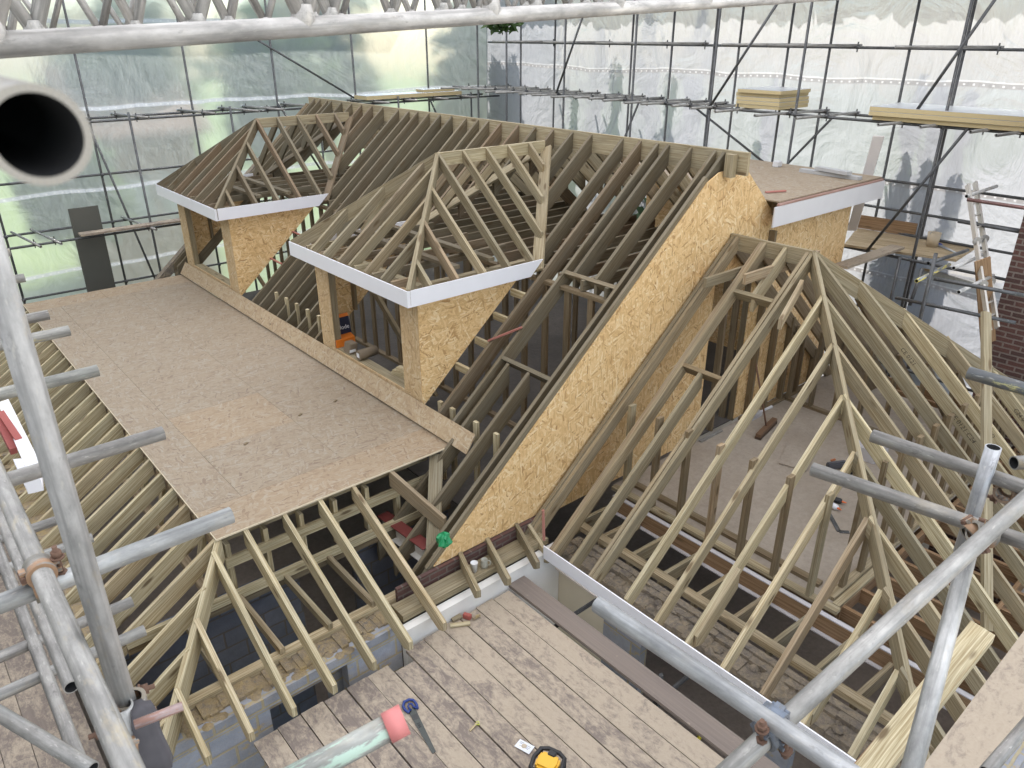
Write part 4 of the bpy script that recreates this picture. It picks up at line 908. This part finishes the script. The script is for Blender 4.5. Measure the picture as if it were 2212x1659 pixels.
MB().prism([L3(-.07,-.07,.2305),L3(.03,-.07,.2305),L3(.03,-.045,.2305),L3(-.07,-.045,.2305)],(0,0,.004)).build('display',plain('dark_grey_plastic',(.06,.06,.065),.4),T)
# little things on the deck
p=q(1000,520); tag(MB().beam(q(955,575),q(1040,490)+V((0,0,.01)),.016,.012).build('wood_chip',T_NEW),'small wooden chip on a deck seam','wood chip')
m=MB(); m.sweep([q(1040,500)+V((.018*math.cos(t)*(1+.3*math.sin(3*t)),.018*math.sin(t),.01+.006*math.sin(2*t))) for t in [i*.63 for i in range(10)]],.0035,6,True); tag(m.build('cord_loop',plain('lime_cord',(.62,.66,.08),.6)),'twisted lime yellow cord by the wooden chip','cord')
z2=lambda zx,zy:(707.84+.36*zx,1061.76+.36*zy)
tag(MB().beam(onz(*z2(735,805),ZD_+.012),onz(*z2(855,790),ZD_+.012),.045,.024).build('offcut',T_NEW),'pale timber offcut on the deck under the longest rafter tail','timber offcut')
tag(MB().beam(onz(*z2(745,770),ZD_+.012),onz(*z2(800,745),ZD_+.012),.06,.024).build('offcut',T_B),'short timber offcut beside the broken red brick','timber offcut')
tag(MB().beam(onz(*z2(815,740),ZD_+.03),onz(*z2(860,755),ZD_+.03),.05,.055).build('broken_brick',plain('brick_red',(.36,.10,.08),.9,0,.3,40),bevel=.006),'broken red brick lump on the deck under the painted wall','brick')
tag(MB().beam(onz(*z2(870,765),ZD_+.02),onz(*z2(915,740),ZD_+.02),.03,.03).build('mortar_lump',MORT,bevel=.006),'grey mortar lump next to the broken red brick','mortar')
# mugs on the wall plate
p=onz(*z2(880,478),-5.332)
T=thing('paper_cup','tall white cup on the timber shelf under the gable','cup',tuple(p)); MB().lathe([(0,0),(.028,0),(.040,.115),(.042,.117),(.037,.117),(.026,.01),(0,.008)],p,seg=24).build('cup_body',plain('cup_white',(.78,.78,.78),.4,0,.02),T)
p=onz(*z2(940,452),-5.332)
T=thing('stoneware_mug','grey green mug with a handle on the timber shelf','mug',tuple(p)); MG=plain('stoneware',(.38,.37,.31),.35,0,.25,30)
MB().lathe([(0,0),(.036,0),(.041,.02),(.040,.06),(.037,.095),(.039,.10),(.034,.10),(.033,.02),(0,.015)],p,seg=24).build('mug_body',MG,T)
MB().sweep([p+RT*.035+V((0,0,.085)),p+RT*.062+V((0,0,.082)),p+RT*.070+V((0,0,.055)),p+RT*.058+V((0,0,.028)),p+RT*.036+V((0,0,.022))],.006,8).build('handle',MG,T)
# green bag
m=MB(); c=ony(958,1164,5.36); r=random.Random(6); seg=18
def gb(k,i):
    R_=[0,.055,.075,.065,.04,.018,0][k]; z_=[-.08,-.07,-.03,.03,.055,.075,.08][k]; rr=random.Random(k*50+i%seg); f=.7+.7*rr.random(); t=2*math.pi*i/seg
    return c+V((R_*f*math.cos(t),R_*f*math.sin(t),z_*(.9+.3*rr.random())))
for k in range(6):
    for i in range(seg): m.face([gb(k,i),gb(k,i+1),gb(k+1,i+1),gb(k+1,i)],[(0,0)]*4,0,False)
tag(m.build('green_bag',plain('green_plastic',(.02,.26,.10),.25,0,.2,20)),'crumpled green plastic bag at the foot of the golden gable','bag')
# red oxide steel beam end
a=onz(826,1110,-5.18); b=onz(925,1182,-5.18)
T=thing('red_steel_beam','dark red painted steel beam lying inside the near rafters','steel beam',tuple(b)); d=(b-a).normalized()
REDP=plain('red_oxide',(.16,.035,.03),.5,0,.2,30)
MB().beam(a,b+d*.0,.15,.012).build('flange',REDP,T); MB().beam(a-V((0,0,.10)),b-V((0,0,.10)),.012,.185).build('web',WHITEW,T); MB().beam(a-V((0,0,.2)),b-V((0,0,.2)),.15,.012).build('flange',WHITEW,T)
# pink battens
def batten(label,p0,p1,w=.035,h=.02,up=(0,0,1)): tag(MB().beam(p0,p1,w,h,up).build('pink_batten',PINK),label,'batten',)
nM=V((-SM,0,1)).normalized(); cM=RZ-SM*RX
def onM(u,v,o=.0):
    r=ray(u,v); n=V((-SM,0,1)); return r*(cM/r.dot(n))+nM*o
batten('pink batten lying across the rafters beside the nearer dormer',onM(1056,738,.02),onM(1129,709,.02))
batten('upper pink batten by the cheek of the farther dormer',onM(632,501,.015),onM(660,513,.015))
batten('lower pink batten by the cheek of the farther dormer',onM(582,557,.015),onM(609,571,.015))
p=ony(1175,1166,5.05); batten('pink batten standing upright at the foot of the wing rafters',p,ony(1173,1102,5.08),.03,.03,(FW.x,FW.y,0))
batten('short pink batten on the grey flat roof',onz(1654,415,-1.995),onz(1697,412,-1.995))
# things on the flat dormer roof
z3=lambda zx,zy:(1415.7+.36*zx,.36*zy)
GRY=plain('grey_plastic',(.42,.42,.42),.4,0,.05)
tag(MB().beam(onz(*z3(875,1020),-1.985),onz(*z3(1230,1070),-1.985),.12,.05).build('grey_trim',GRY),'longer grey plastic trim length on the grey flat roof','trim')
tag(MB().beam(onz(*z3(970,1008),-1.92),onz(*z3(1165,1040),-1.92),.12,.05).build('grey_trim',GRY),'shorter grey plastic trim stacked on the longer one','trim')
p=onz(*z3(730,1000),-2.01); tag(MB().box(p-V((.07,.05,0)),p+V((.07,.05,.09))).build('small_box',plain('pale_box',(.62,.62,.63),.5),bevel=.008),'small pale box near the ridge end on the flat roof','box')
Pw=[onx(*z3(1305,818),12.25),onx(*z3(1372,820),12.25)]
lo=[onx(*z3(1150,1383),12.6),onx(*z3(1205,1385),12.6)]
T=thing('white_board','tall white board leaning against the end of the flat roof','board',tuple(lo[0])); m=MB(); m.prism([Pw[0],Pw[1],lo[1],lo[0]],(.018,0,.01),lo[0]-Pw[0]); m.build('panel',plain('off_white',(.62,.58,.55),.5,0,.04),T)
# insulation boards
def pir(label,c0,c1,w,z,th=.075,grp=None,jit=0):
    c0=V((c0[0],c0[1],z));c1=V((c1[0],c1[1],z)); d=(c1-c0).normalized(); sd=V((-d.y,d.x,0))
    T=thing('insulation_board',label,'insulation board',tuple(c0),grp); a=sd*w/2
    MB().prism([c0-a,c1-a,c1+a,c0+a],(0,0,th-.004)).build('foam_core',PIR_Y,T); MB().prism([c0-a+V((0,0,th-.004)),c1-a+V((0,0,th-.004)),c1+a+V((0,0,th-.004)),c0+a+V((0,0,th-.004))],(0,0,.004)).build('foil_facing',FOIL,T)
random.seed(12)
pz=-1.26; A0=onx(1655,236,13.0); 
for i,l in enumerate(('bottom','second from bottom','middle','second from top','topmost')):
    o=random.uniform(-.06,.06); pir(f'short insulation board, {l} of the stack of five on the right scaffold',(13.15+o,A0.y+.30+o),(14.2+o,A0.y+.32+o),.90,pz-.03+i*.066,.063,'short insulation stack')
y1=onx(1885,255,13.2).y; 
for i,l in enumerate(('bottom','middle','top')):
    o=random.uniform(-.05,.05); pir(f'long insulation board, {l} of the stack of three at the right edge',(13.5+o,y1-.05-(i==0)*.05),(13.5,y1-3.2),1.1,-1.30+i*.07,.067,'long insulation stack')
pl=ony(790,214,17.2); pr=ony(995,205,17.2); pir('pale insulation board lying on the far left scaffold above the ridge',(pl.x,17.45),(pr.x,17.45),.6,-1.50,.09); pir('small pale insulation offcut on top of the long pale board',(pr.x-1.1,17.5),(pr.x-.1,17.5),.35,-1.405,.06)
# far platform, ladder, plank
zp=lambda a,b:(1769.6+.2*a,353.9+.2*b)
ZP=-3.38
c_=[onz(*zp(*k),ZP) for k in ((410,690),(1680,905),(1480,1035),(270,870))]
PLAT=timber('fresh_board',[(.62,.50,.33),(.66,.54,.37),(.58,.47,.31)],grey=.08,knot=.4)
bl=['outermost','second','third','innermost']
for i in range(4):
    a=i/4+.008; b=(i+1)/4-.008; P=[c_[0].lerp(c_[3],a),c_[1].lerp(c_[2],a),c_[1].lerp(c_[2],b),c_[0].lerp(c_[3],b)]
    tag(MB().prism(P,(0,0,-.04),P[1]-P[0]).build('platform_board',PLAT),f'fresh platform board beyond the flat roof, {bl[i]} of four','scaffold board','platform boards on the right')
a,b=onz(*zp(415,690),ZP+.01),onz(*zp(1025,790),ZP+.01); tag(MB().prism([a,b,b+V((0,0,.24)),a+V((0,0,.24))],(.04,0,0)).build('toe_board',T_BRN),'brown toe board along the back of the far platform','toe board')
p0,p1=onz(*zp(230,1110),-3.30),onz(*zp(850,895),-3.30); tag(MB().beam(p0,p1,.225,.04).build('plank',deckboard('pale_plank',.75)),'dusty plank bridging from the hipped wing to the far platform','plank')
a,b=onz(*zp(1130,1125),-3.95),onz(*zp(1980,1290),-3.95); tag(MB().beam(a,b,.2,.04).build('scaffold_board',PLAT),'lone fresh board below the platform near the brick stack','scaffold board')
p=onz(*zp(1215,890),ZP); T=thing('paint_pot','small cream pot on the far platform','pot',tuple(p)); MB().lathe([(0,0),(.09,0),(.11,.24),(.10,.24),(.085,.02),(0,.02)],p,seg=20).build('pot_body',plain('cream_pot',(.62,.52,.38),.5),T); MB().sweep([p+V((.11*math.cos(t),.03,.22+.06*math.sin(t))) for t in [i*math.pi/8 for i in range(9)]],.005,6).build('handle',GRY,T)
a,b=onz(*zp(1285,875),ZP+.01),onz(*zp(1500,970),ZP+.01); T=thing('hand_saw','hand saw with a blue handle on the far platform','saw',tuple(a)); d=(b-a).normalized(); s_=V((-d.y,d.x,0))
MB().prism([a-s_*.05,b-s_*.02,b+s_*.02,a+s_*.06],(0,0,.004)).build('blade',plain('bright_steel',(.5,.5,.5),.3,.8),T); MB().sweep([a+s_*.06,a-d*.09+s_*.06,a-d*.12,a-d*.09-s_*.05,a-s_*.05],.018,8).build('handle',plain('blue_plastic_far',(.03,.08,.45),.4),T)
# ladder
a0,b0=dep(2090,399,10.3),dep(2137,715,9.6); a1,b1=dep(2106,394,10.65),dep(2154,708,9.95)
T=thing('ladder','aluminium ladder leaning beside the brick stack','ladder',tuple(b0)); AL=plain('ladder_aluminium',(.60,.57,.52),.4,.4,.06)
for a,b in ((a0,b0),(a1,b1)): MB().beam(a,b,.028,.075,(FW.x,FW.y,0)).build('stile',AL,T)
for i in range(11):
    t=.06+i*.085; MB().tube(a0.lerp(b0,t),a1.lerp(b1,t),.014,8).build('rung',AL,T)
for t in(.40,.69): 
    for a,b in((a0,b0),(a1,b1)): p=a.lerp(b,t); MB().tube(p-V((FW.x,FW.y,0))*.05,p-V((FW.x,FW.y,0))*.02,.055,14).build('hinge_disc',GALV,T)
# scaffold tubes round the ladder
for i,(u0,v0,u1,v1,d,l,mt) in enumerate(((2088,424,2172,396,10.2,'white tube end at the top of the ladder',GALV_W),(2060,579,2110,556,9.8,'white tube under the far platform, upper',GALV_W),(2071,631,2172,582,9.4,'white tube under the lone board, lower',GALV_W),(1980,607,2010,592,9.6,'yellow ended tube beside the short upright',GALV_Y),(2005,569,2035,559,9.9,'dark tube end below the platform corner',GALV_D))):
    a=dep(u0,v0,d); b=onz(u1,v1,a.z); dd_=(b-a).normalized(); fgtube('transom_tube',l,a,a+dd_*1.1,mt,True,False,group='tube ends by the far platform')
for u0,v0,u1,v1,d,l in ((2022,547,1996,690,9.6,'dark short upright below the far platform corner'),(1993,580,1965,660,10.4,'dark raker just left of the short upright'),(1945,555,1932,645,11.5,'dark upright under the middle of the far platform')):
    a=dep(u0,v0,d); b=ony(u1,v1,a.y) if l.startswith('dark r') else V((a.x,a.y,a.z-1.6)); fgtube('standard_tube',l,a,b,GALV_D,True,False)
for u0,v0,u1,v1,d,l in ((2090,431,2212,449,10.1,'red brown ledger tube behind the ladder'),(2070,478,2200,500,10.6,'dull ledger tube lower behind the ladder'),(2018,602,2170,630,9.6,'dark ledger tube under the lone board'),(1935,643,2130,684,10.6,'low ledger tube with rusty sleeve near the wing hip')):
    a=dep(u0,v0,d); b=onz(u1,v1,a.z); fgtube('ledger_tube',l,a,b+(b-a)*.3,GALV_D if 'red' not in l else galv('red_brown_tube',(.22,.12,.11),dirt=.1))
# boxes in the nearer dormer
zb_=lambda a,b:(690.1+.12*a,690.1+.12*b)
def cbox(c,dx,dy,w,d,h): 
    dx=V(dx).normalized(); dy=V(dy).normalized(); c=V(c); return [c,c+dx*w,c+dx*w+dy*d,c+dy*d]
ORG=plain('orange_card',(.75,.20,.02),.5,0,.06); NAVY=plain('navy_card',(.012,.016,.04),.45); KRAFT=plain('kraft_paper',(.20,.155,.105),.8,0,.12,12); LAB=plain('white_label',(.75,.76,.78),.6)
zs_=-4.20
p=onz(*zb_(420,545),zs_); T=thing('nail_box','open orange nail box with a dark blue lid in the nearer dormer','box',tuple(p))
X_,Y_,Z_=V((1,0,0)),V((0,1,0)),V((0,0,1))
p=p+V((-.03,.10,0)); MB().prism([p,p+X_*.30,p+X_*.34+Y_*.20,p+Y_*.20],Z_*.11).build('carton',ORG,T)
MB().prism([p+X_*.012+Y_*.012+Z_*.1003,p+X_*.288+Y_*.012+Z_*.1003,p+X_*.288+Y_*.188+Z_*.1003,p+X_*.012+Y_*.188+Z_*.1003],Z_*.0012).build('contents',BLACK,T)
q0=p+Y_*.205+Z_*.10; up_=V((0,.06,.25)); lid=[q0,q0+X_*.36,q0+X_*.36+up_,q0+up_]
MB().prism(lid,Y_*.006,X_).build('lid',NAVY,T); MB().prism([lid[3]+Z_*.001,lid[2]+Z_*.001,lid[2]+V((0,.02,.045)),lid[3]+V((0,.02,.045))],Y_*.006,X_).build('lid_edge',ORG,T)
nl=X_.cross(up_).normalized(); nl=nl if nl.y<0 else -nl
tmesh('Paslode',.088,LAB,'lettering',T,frame(q0+X_*.205+up_*.42+nl*.003,X_,up_)); tmesh('P',.095,ORG,'lettering',T,frame(q0+X_*.035+up_*.40+nl*.003,X_,up_)); tmesh('IMPULSE',.026,LAB,'lettering',T,frame(q0+X_*.08+up_*.80+nl*.003,X_,up_)) if False else None
dx,dy=Y_,X_
MB().lathe([(0,.002),(.03,.002),(.03,0)],p-X_*.0005+Y_*.15+V((0,0,.05)),axis=(-1,0,0),seg=18).build('round_label',LAB,T)
p=onz(*zb_(545,640),zs_); T=thing('kraft_packet','tilted brown paper packet behind the lying brown roll','packet',tuple(p))
MB().prism(cbox(p,(.0,1,0),(1,0,.0),.18,.12,0),V((.03,0,.15))).build('packet_body',KRAFT,T,bevel=.008); MB().prism([p+V((-.003+.005,-.001,.03)),p+V((.002,-.001,.03))+V((.1,0,0)),p+V((.1,-.001,.07)),p+V((.006,-.001,.07))],(0,-.002,0)).build('label',LAB,T)
p=onz(*zb_(660,740),zs_); T=thing('kraft_roll','brown paper wrapped roll with a white label lying on the dormer sill','packet',tuple(p))
a=p+V((.03,-.02,.075)); b=a+V((.30,.02,0)); m=MB(); m.tube(a,b,.075,8); m.build('roll_body',KRAFT,T,weld=True); MB().prism([a+V((-.004,-.035,-.03)),a+V((-.004,.035,-.03)),a+V((-.004,.035,.035)),a+V((-.004,-.035,.035))],(-.002,0,0)).build('label',LAB,T)
for k,(a,b,z_) in enumerate((((1280,960),(1540,1060),.02),((1290,930),(1540,1000),.065),((1360,880),(1530,930),.11))):
    tag(MB().beam(onz(*zb_(*a),zs_+z_)+V((.05,0,0)),onz(*zb_(*b),zs_+z_)+V((.05,0,0)),.09,.04).build('timber_offcut',T_NEW),f'pale timber offcut on the dormer sill, {("bottom","middle","top")[k]} of three','timber offcut')
# things on the wing loft floor
zf=lambda a,b:(1459.9+.24*a,752.1+.24*b)
p=onz(*zf(830,720),ZL+.05); T=thing('broom','wide dark broom standing on the loft floor against the strand board wall','broom',tuple(p))
a=onz(*zf(740,790),ZL+.06); b=onz(*zf(890,640),ZL+.06); MB().beam(a,b,.075,.05).build('broom_head',plain('broom_wood',(.16,.09,.05),.7),T); MB().beam(a-V((0,0,.05)),b-V((0,0,.05)),.09,.055).build('bristles',plain('bristle',(.07,.045,.03),.9,0,.3,80),T)
hq=ony(*zf(712,80),YG-.06); MB().tube((a+b)/2,hq,.013,10).build('handle',plain('broom_handle',(.17,.09,.055),.6),T)
p=onz(*zf(1440,1450),ZL+.03)
def bottle(label,u,v,body,dirv):
    p=onz(*zf(u,v),ZL+.038); T=thing('glue_bottle',label,'bottle',tuple(p)); d=V(dirv).normalized()
    MB().lathe([(0,-.16),(.034,-.16),(.037,-.15),(.037,0),(.03,.02),(.012,.03),(0,.03)],p,axis=tuple(d),seg=18).build('bottle_body',body,T); MB().lathe([(.013,.03),(.013,.05),(.005,.085),(0,.087)],p,axis=tuple(d),seg=12).build('nozzle',plain('orange_cap',(.75,.16,.04),.4),T)
bottle('white glue bottle with an orange nozzle on the loft floor',1440,1430,WHITE,(-.25,-.9,.1)); bottle('black glue bottle with an orange nozzle beside the white one',1475,1375,BLACK,(.1,-1,.1))
P=[onz(*zf(*k),ZL+.006) for k in ((1000,880),(1275,925),(1175,1112),(925,1042))]; tag(MB().prism(P,(0,0,.018)).build('floor_board_offcut',CHIP),'loose square board lying on the loft floor of the wing','board')
m=MB(); m.beam(onz(*zf(1375,1480),ZL+.008),onz(*zf(1470,1650),ZL+.008),.05,.006); m.beam(onz(*zf(1470,1650),ZL+.008),onz(*zf(1560,1655),ZL+.008),.05,.006); tag(m.build('metal_strap',GALV_D),'bent grey metal strap on the floor below the glue bottles','strap')
TRN=NT('clear_plastic'); TRN.fin((.85,.85,.9),.2); TRN.b.inputs['Alpha'].default_value=.45
p=onz(*zf(1650,1000),ZL); tag(MB().box(p+V((0,-.2,0)),p+V((.42,.12,.2))).build('clear_tub',TRN.m,bevel=.01),'large clear plastic tub beside the central hip','tub')
p=onz(*zf(690,660),ZL); tag(MB().box(p,p+V((.26,.16,.1))).build('clear_tub',TRN.m,bevel=.01),'small clear plastic tub behind the broom','tub')
p=onz(*zf(1360,1060),ZL+.05); T=thing('nail_gun','dark grey nail gun with orange grip on the loft floor','tool',tuple(p)); MB().beam(p,p+V((.22,-.15,.02)),.08,.09).build('gun_body',plain('gun_grey',(.08,.08,.09),.5),T,bevel=.015); MB().beam(p+V((.08,.0,.05)),p+V((.15,-.03,.06)),.035,.03).build('grip',plain('dull_orange',(.45,.17,.08),.5),T,bevel=.01); MB().beam(p+V((.2,-.1,0)),p+V((.12,-.3,-.02)),.04,.05).build('magazine',BLACK,T,bevel=.006)
tag(MB().beam(onz(*zf(220,840),ZL+.01),onz(*zf(410,740),ZL+.01),.05,.02).build('steel_channel',GALV_L),'grey steel channel along the wall left of the broom','channel')
tag(MB().beam(onz(*zf(720,575),ZL+.02),onz(*zf(860,522),ZL+.02),.06,.03).build('white_pipe',WHITE),'white plastic length along the wall foot behind the broom','pipe')
# soffit pieces and red straps on the left
p=dep(-10,880,2.75)
def lslab(name,label,cat,pix,d,mat,off=(0,0,-.02)):
    z=dep(*pix[0],d).z; P=[onz(a,b,z) for a,b in pix]; return tag(MB().prism(P,off,P[1]-P[0]).build(name,mat),label,cat)
lslab('soffit_strip','long white soffit strip behind the left upright','soffit',((-5,870),(18,862),(92,1010),(60,1020)),4.6,WHITE)
T=thing('soffit_tray','white folded soffit tray end behind the left upright','soffit',tuple(dep(60,1030,4.6)))
P=[dep(28,992,4.5),dep(88,985,4.6),dep(92,1050,4.4),dep(58,1058,4.35)]; MB().prism(P,(0,0,-.03),P[1]-P[0]).build('tray',WHITE,T)
MB().prism([P[3],P[2],P[2]+V((0,0,.05)),P[3]+V((0,0,.05))],(0,.01,0)).build('rim',WHITE,T)
for i,(a,b) in enumerate((((2,895),(42,955)),((-8,900),(30,975)))): tag(MB().beam(dep(*a,4.3),dep(*b,4.2),.035,.05).build('red_strap',plain('red_batten_dark',(.36,.09,.08),.6)),f'dark red length on the white soffit strip, {("right","left")[i]} of two','batten')
# hanging ivy sprig
def leafcloud(m,c,R_,n,sz,rn,flat=.5,mi=0,shape=None):
    for _ in range(n):
        while True:
            v=V((rn.uniform(-1,1),rn.uniform(-1,1),rn.uniform(-1,1)))
            if v.length<=1 and (shape is None or shape(v,rn)): break
        p=V(c)+V((v.x*R_[0],v.y*R_[1],v.z*R_[2])); a=V((rn.gauss(0,1),rn.gauss(0,1),rn.gauss(0,.6))).normalized(); b=a.orthogonal().normalized(); b=(b+a.cross(b)*rn.uniform(-1,1)).normalized()
        s_=sz*rn.uniform(.6,1.4); m.face([p-a*s_,p+b*s_*.45,p+a*s_,p-b*s_*.45],[(0,0),(1,0),(1,1),(0,1)],mi)
def leafmat(name,c1,c2):
    s=NT(name); g=s.add('NewGeometry').outputs['Random Per Island']; tr=s.add('BsdfTranslucent',{}); c=s.mix(g,c1,c2); s.link(c,tr.inputs[0]); s.fin(c,.6)
    s.link(s.add('MixShader',{0:.4,1:s.b.outputs[0],2:tr.outputs[0]}).outputs[0],s.out.inputs[0]); return s.m
LF1=leafmat('leaf_dark',(.025,.06,.012),(.07,.13,.025)); LF2=leafmat('leaf_bright',(.10,.17,.04),(.20,.27,.08)); LF3=leafmat('leaf_blue',(.05,.10,.05),(.10,.16,.08)); BARK=plain('bark',(.08,.06,.04),.9)
rn=random.Random(31); m=MB(); c=dep(1083,46,15.3); leafcloud(m,c,(.45,.35,.22),170,.10,rn); tag(m.build('ivy_sprig',LF1),'dark green leafy sprig hanging inside the sheeting corner','plant')
for (u,v,xf,yy,txt,sz,par,sgn) in ((2003,1192,BX+.42*1-.026,None,'CE 0121 C24',.075,B,-1),(2068,1150,BX+.42*2-.026,None,'C24 KD',.06,B,-1),(1955,800,BX+.42*1-.026,None,'CE 0121',.07,B,-1),(2160,1080,BX+.42*4-.026,None,'C24 0121 CE',.07,B,-1)):
    p=onx(u,v,xf); zc=zs(p.y)-.115; p=V((xf-.0015,p.y,zc)); d=V((0,-1,-SB)).normalized(); tmesh(txt,sz,INK,'grade_stamp',par,frame(p,d,V((0,-SB,1))))
tmesh('CE',.07,INK,'grade_stamp',B,frame((BX-.0245,4.72,BZ-.09),(0,-1,0),(0,0,1)))
# ================================================================= OUTSIDE: trees and a neighbouring house
def tree(label,x,y,top,rad,base=GZ,mat=LF1,n=2600,leaf=.16,seed=1,narrow=False,cat='tree',crown=.62,grp='trees beyond the sheeting'):
    rn=random.Random(seed); h=top-base; T=thing('tree',label,cat,(x,y,base),grp)
    m=MB(); m.tube((x,y,base),(x+rn.uniform(-.2,.2),y+rn.uniform(-.2,.2),base+h*.75),.05+h*.012,8)
    for _ in range(9):
        z=base+h*rn.uniform(.35,.8); a=rn.uniform(0,6.28); m.tube((x,y,z),(x+math.cos(a)*rad*.6,y+math.sin(a)*rad*.6,z+h*.12),.03,5)
    m.build('trunk',BARK,T)
    m=MB(); zc=base+h*(1-crown/2); hz=h*crown/2
    lob=[(V((rn.uniform(-1,1),rn.uniform(-1,1),rn.uniform(-1,1))),rn.uniform(.32,.5)) for _ in range(16)]
    if narrow:
        for _ in range(n):
            t=rn.random()**.8; z=top-h*crown*t; w=rad*(.10+.9*t)*(.55+.45*math.sin(t*23+seed)); a=rn.uniform(0,6.28); rr=w*math.sqrt(rn.random())
            p=V((x+rr*math.cos(a),y+rr*math.sin(a),z)); d=V((math.cos(a)*.5,math.sin(a)*.5,-1+rn.gauss(0,.25))).normalized(); b=d.orthogonal().normalized(); s_=leaf*rn.uniform(.6,1.5)
            m.face([p,p+d*s_*.5+b*s_*.22,p+d*s_,p+d*s_*.5-b*s_*.22],[(0,0)]*4)
    else:
        for v,r_ in lob:
            v=v.normalized()*rn.uniform(.25,.72); leafcloud(m,(x+v.x*rad,y+v.y*rad,zc+v.z*hz),(rad*r_,rad*r_,hz*r_),n//16,leaf,rn)
    m.build('crown',mat,T); return T
tl=[(1.2,23.5,.2,2.2,LF3,'blue green tree beyond the left sheeting, leftmost'),(4.4,23.0,-1.6,1.5,LF2,'bright yellow green tree beyond the left sheeting'),(7.6,28.5,2.6,3.2,LF1,'dark tall tree beyond the left sheeting brace'),(10.2,22.6,1.2,1.9,LF2,'lime green tree beyond the left sheeting near the ridge'),(13.0,24.0,2.4,2.4,LF1,'dark tree beyond the sheeting corner'),(-2.5,24.5,-.8,2.2,LF3,'blue green low tree at the far left'),(16.5,21.0,2.2,1.6,LF1,'dark tree outside the corner of both sheetings')]
for i,(x,y,t,r_,mt,l) in enumerate(tl): tree(l,x,y,t,r_,mat=mt,seed=40+i,n=2400,leaf=.22)
tr_=[(16.2,13.95,1.65,1.1,'feathery tree whose shadow falls left of the insulation stack'),(16.2,12.3,1.35,1.25,'drooping tree casting the widest shadow on the right sheeting'),(15.7,15.1,.2,.8,'low bushy tree behind the bright sheeting'),(15.5,9.6,-.75,.5,'small pointed tree behind the flat roof end'),(15.5,6.5,-.65,.42,'narrow conifer behind the far platform, left'),(15.45,6.1,-.75,.36,'narrow conifer behind the far platform, middle'),(15.5,5.6,-.9,.5,'narrow conifer behind the far platform, right'),(15.8,17.9,2.0,.9,'leafy tree pressed against the sheeting near the corner')]
for i,(x,y,t,r_,l) in enumerate(tr_): tree(l,x,y,t,r_,mat=LF1,seed=70+i,n=6500,leaf=.16,narrow=i not in(7,),crown=.75)
for i,(x,y,w,h,l) in enumerate(((15.9,5.2,2.4,4.7,'dense hedge bush outside the sheeting below the platform'),(15.6,8.4,2.2,4.6,'dense hedge bush outside the sheeting beside the flat roof'),(15.8,12.4,2.4,6.6,'big dense bush outside the bright sheeting'))):
    tree(l,x,y,GZ+h,w*.55,mat=LF3,seed=90+i,n=2200,leaf=.2,cat='bush',crown=.9)
# orange brick house beyond the left sheeting
hx,hy=7.4,25.6; T=thing('brick_house','orange brick house seen blurred through the left sheeting','house',(hx,hy,GZ))
MB().box((hx-1.6,hy,GZ),(hx+1.7,hy+5,-2.9),0).build('wall',BRICK_O,T); m=MB(); m.prism([(hx-1.9,hy-.4,-3.0),(hx+2.0,hy-.4,-3.0),(hx+2.0,hy+2.5,-1.1),(hx-1.9,hy+2.5,-1.1)],(0,0,.12)); m.prism([(hx-1.9,hy+5.4,-3.0),(hx+2.0,hy+5.4,-3.0),(hx+2.0,hy+2.5,-1.1),(hx-1.9,hy+2.5,-1.1)],(0,0,.12)); m.build('roof',plain('roof_tile',(.18,.10,.07),.8),T)
for x in (hx-.7,hx+.8):
    f=MB(); f.box((x-.6,hy-.06,-5.6),(x+.6,hy-.005,-4.2),0); w_=f.build('window',WHITE,T); MB().box((x-.5,hy-.075,-5.5),(x+.5,hy-.062,-4.3),0).build('pane',plain('window_glass',(.04,.05,.06),.1),w_)
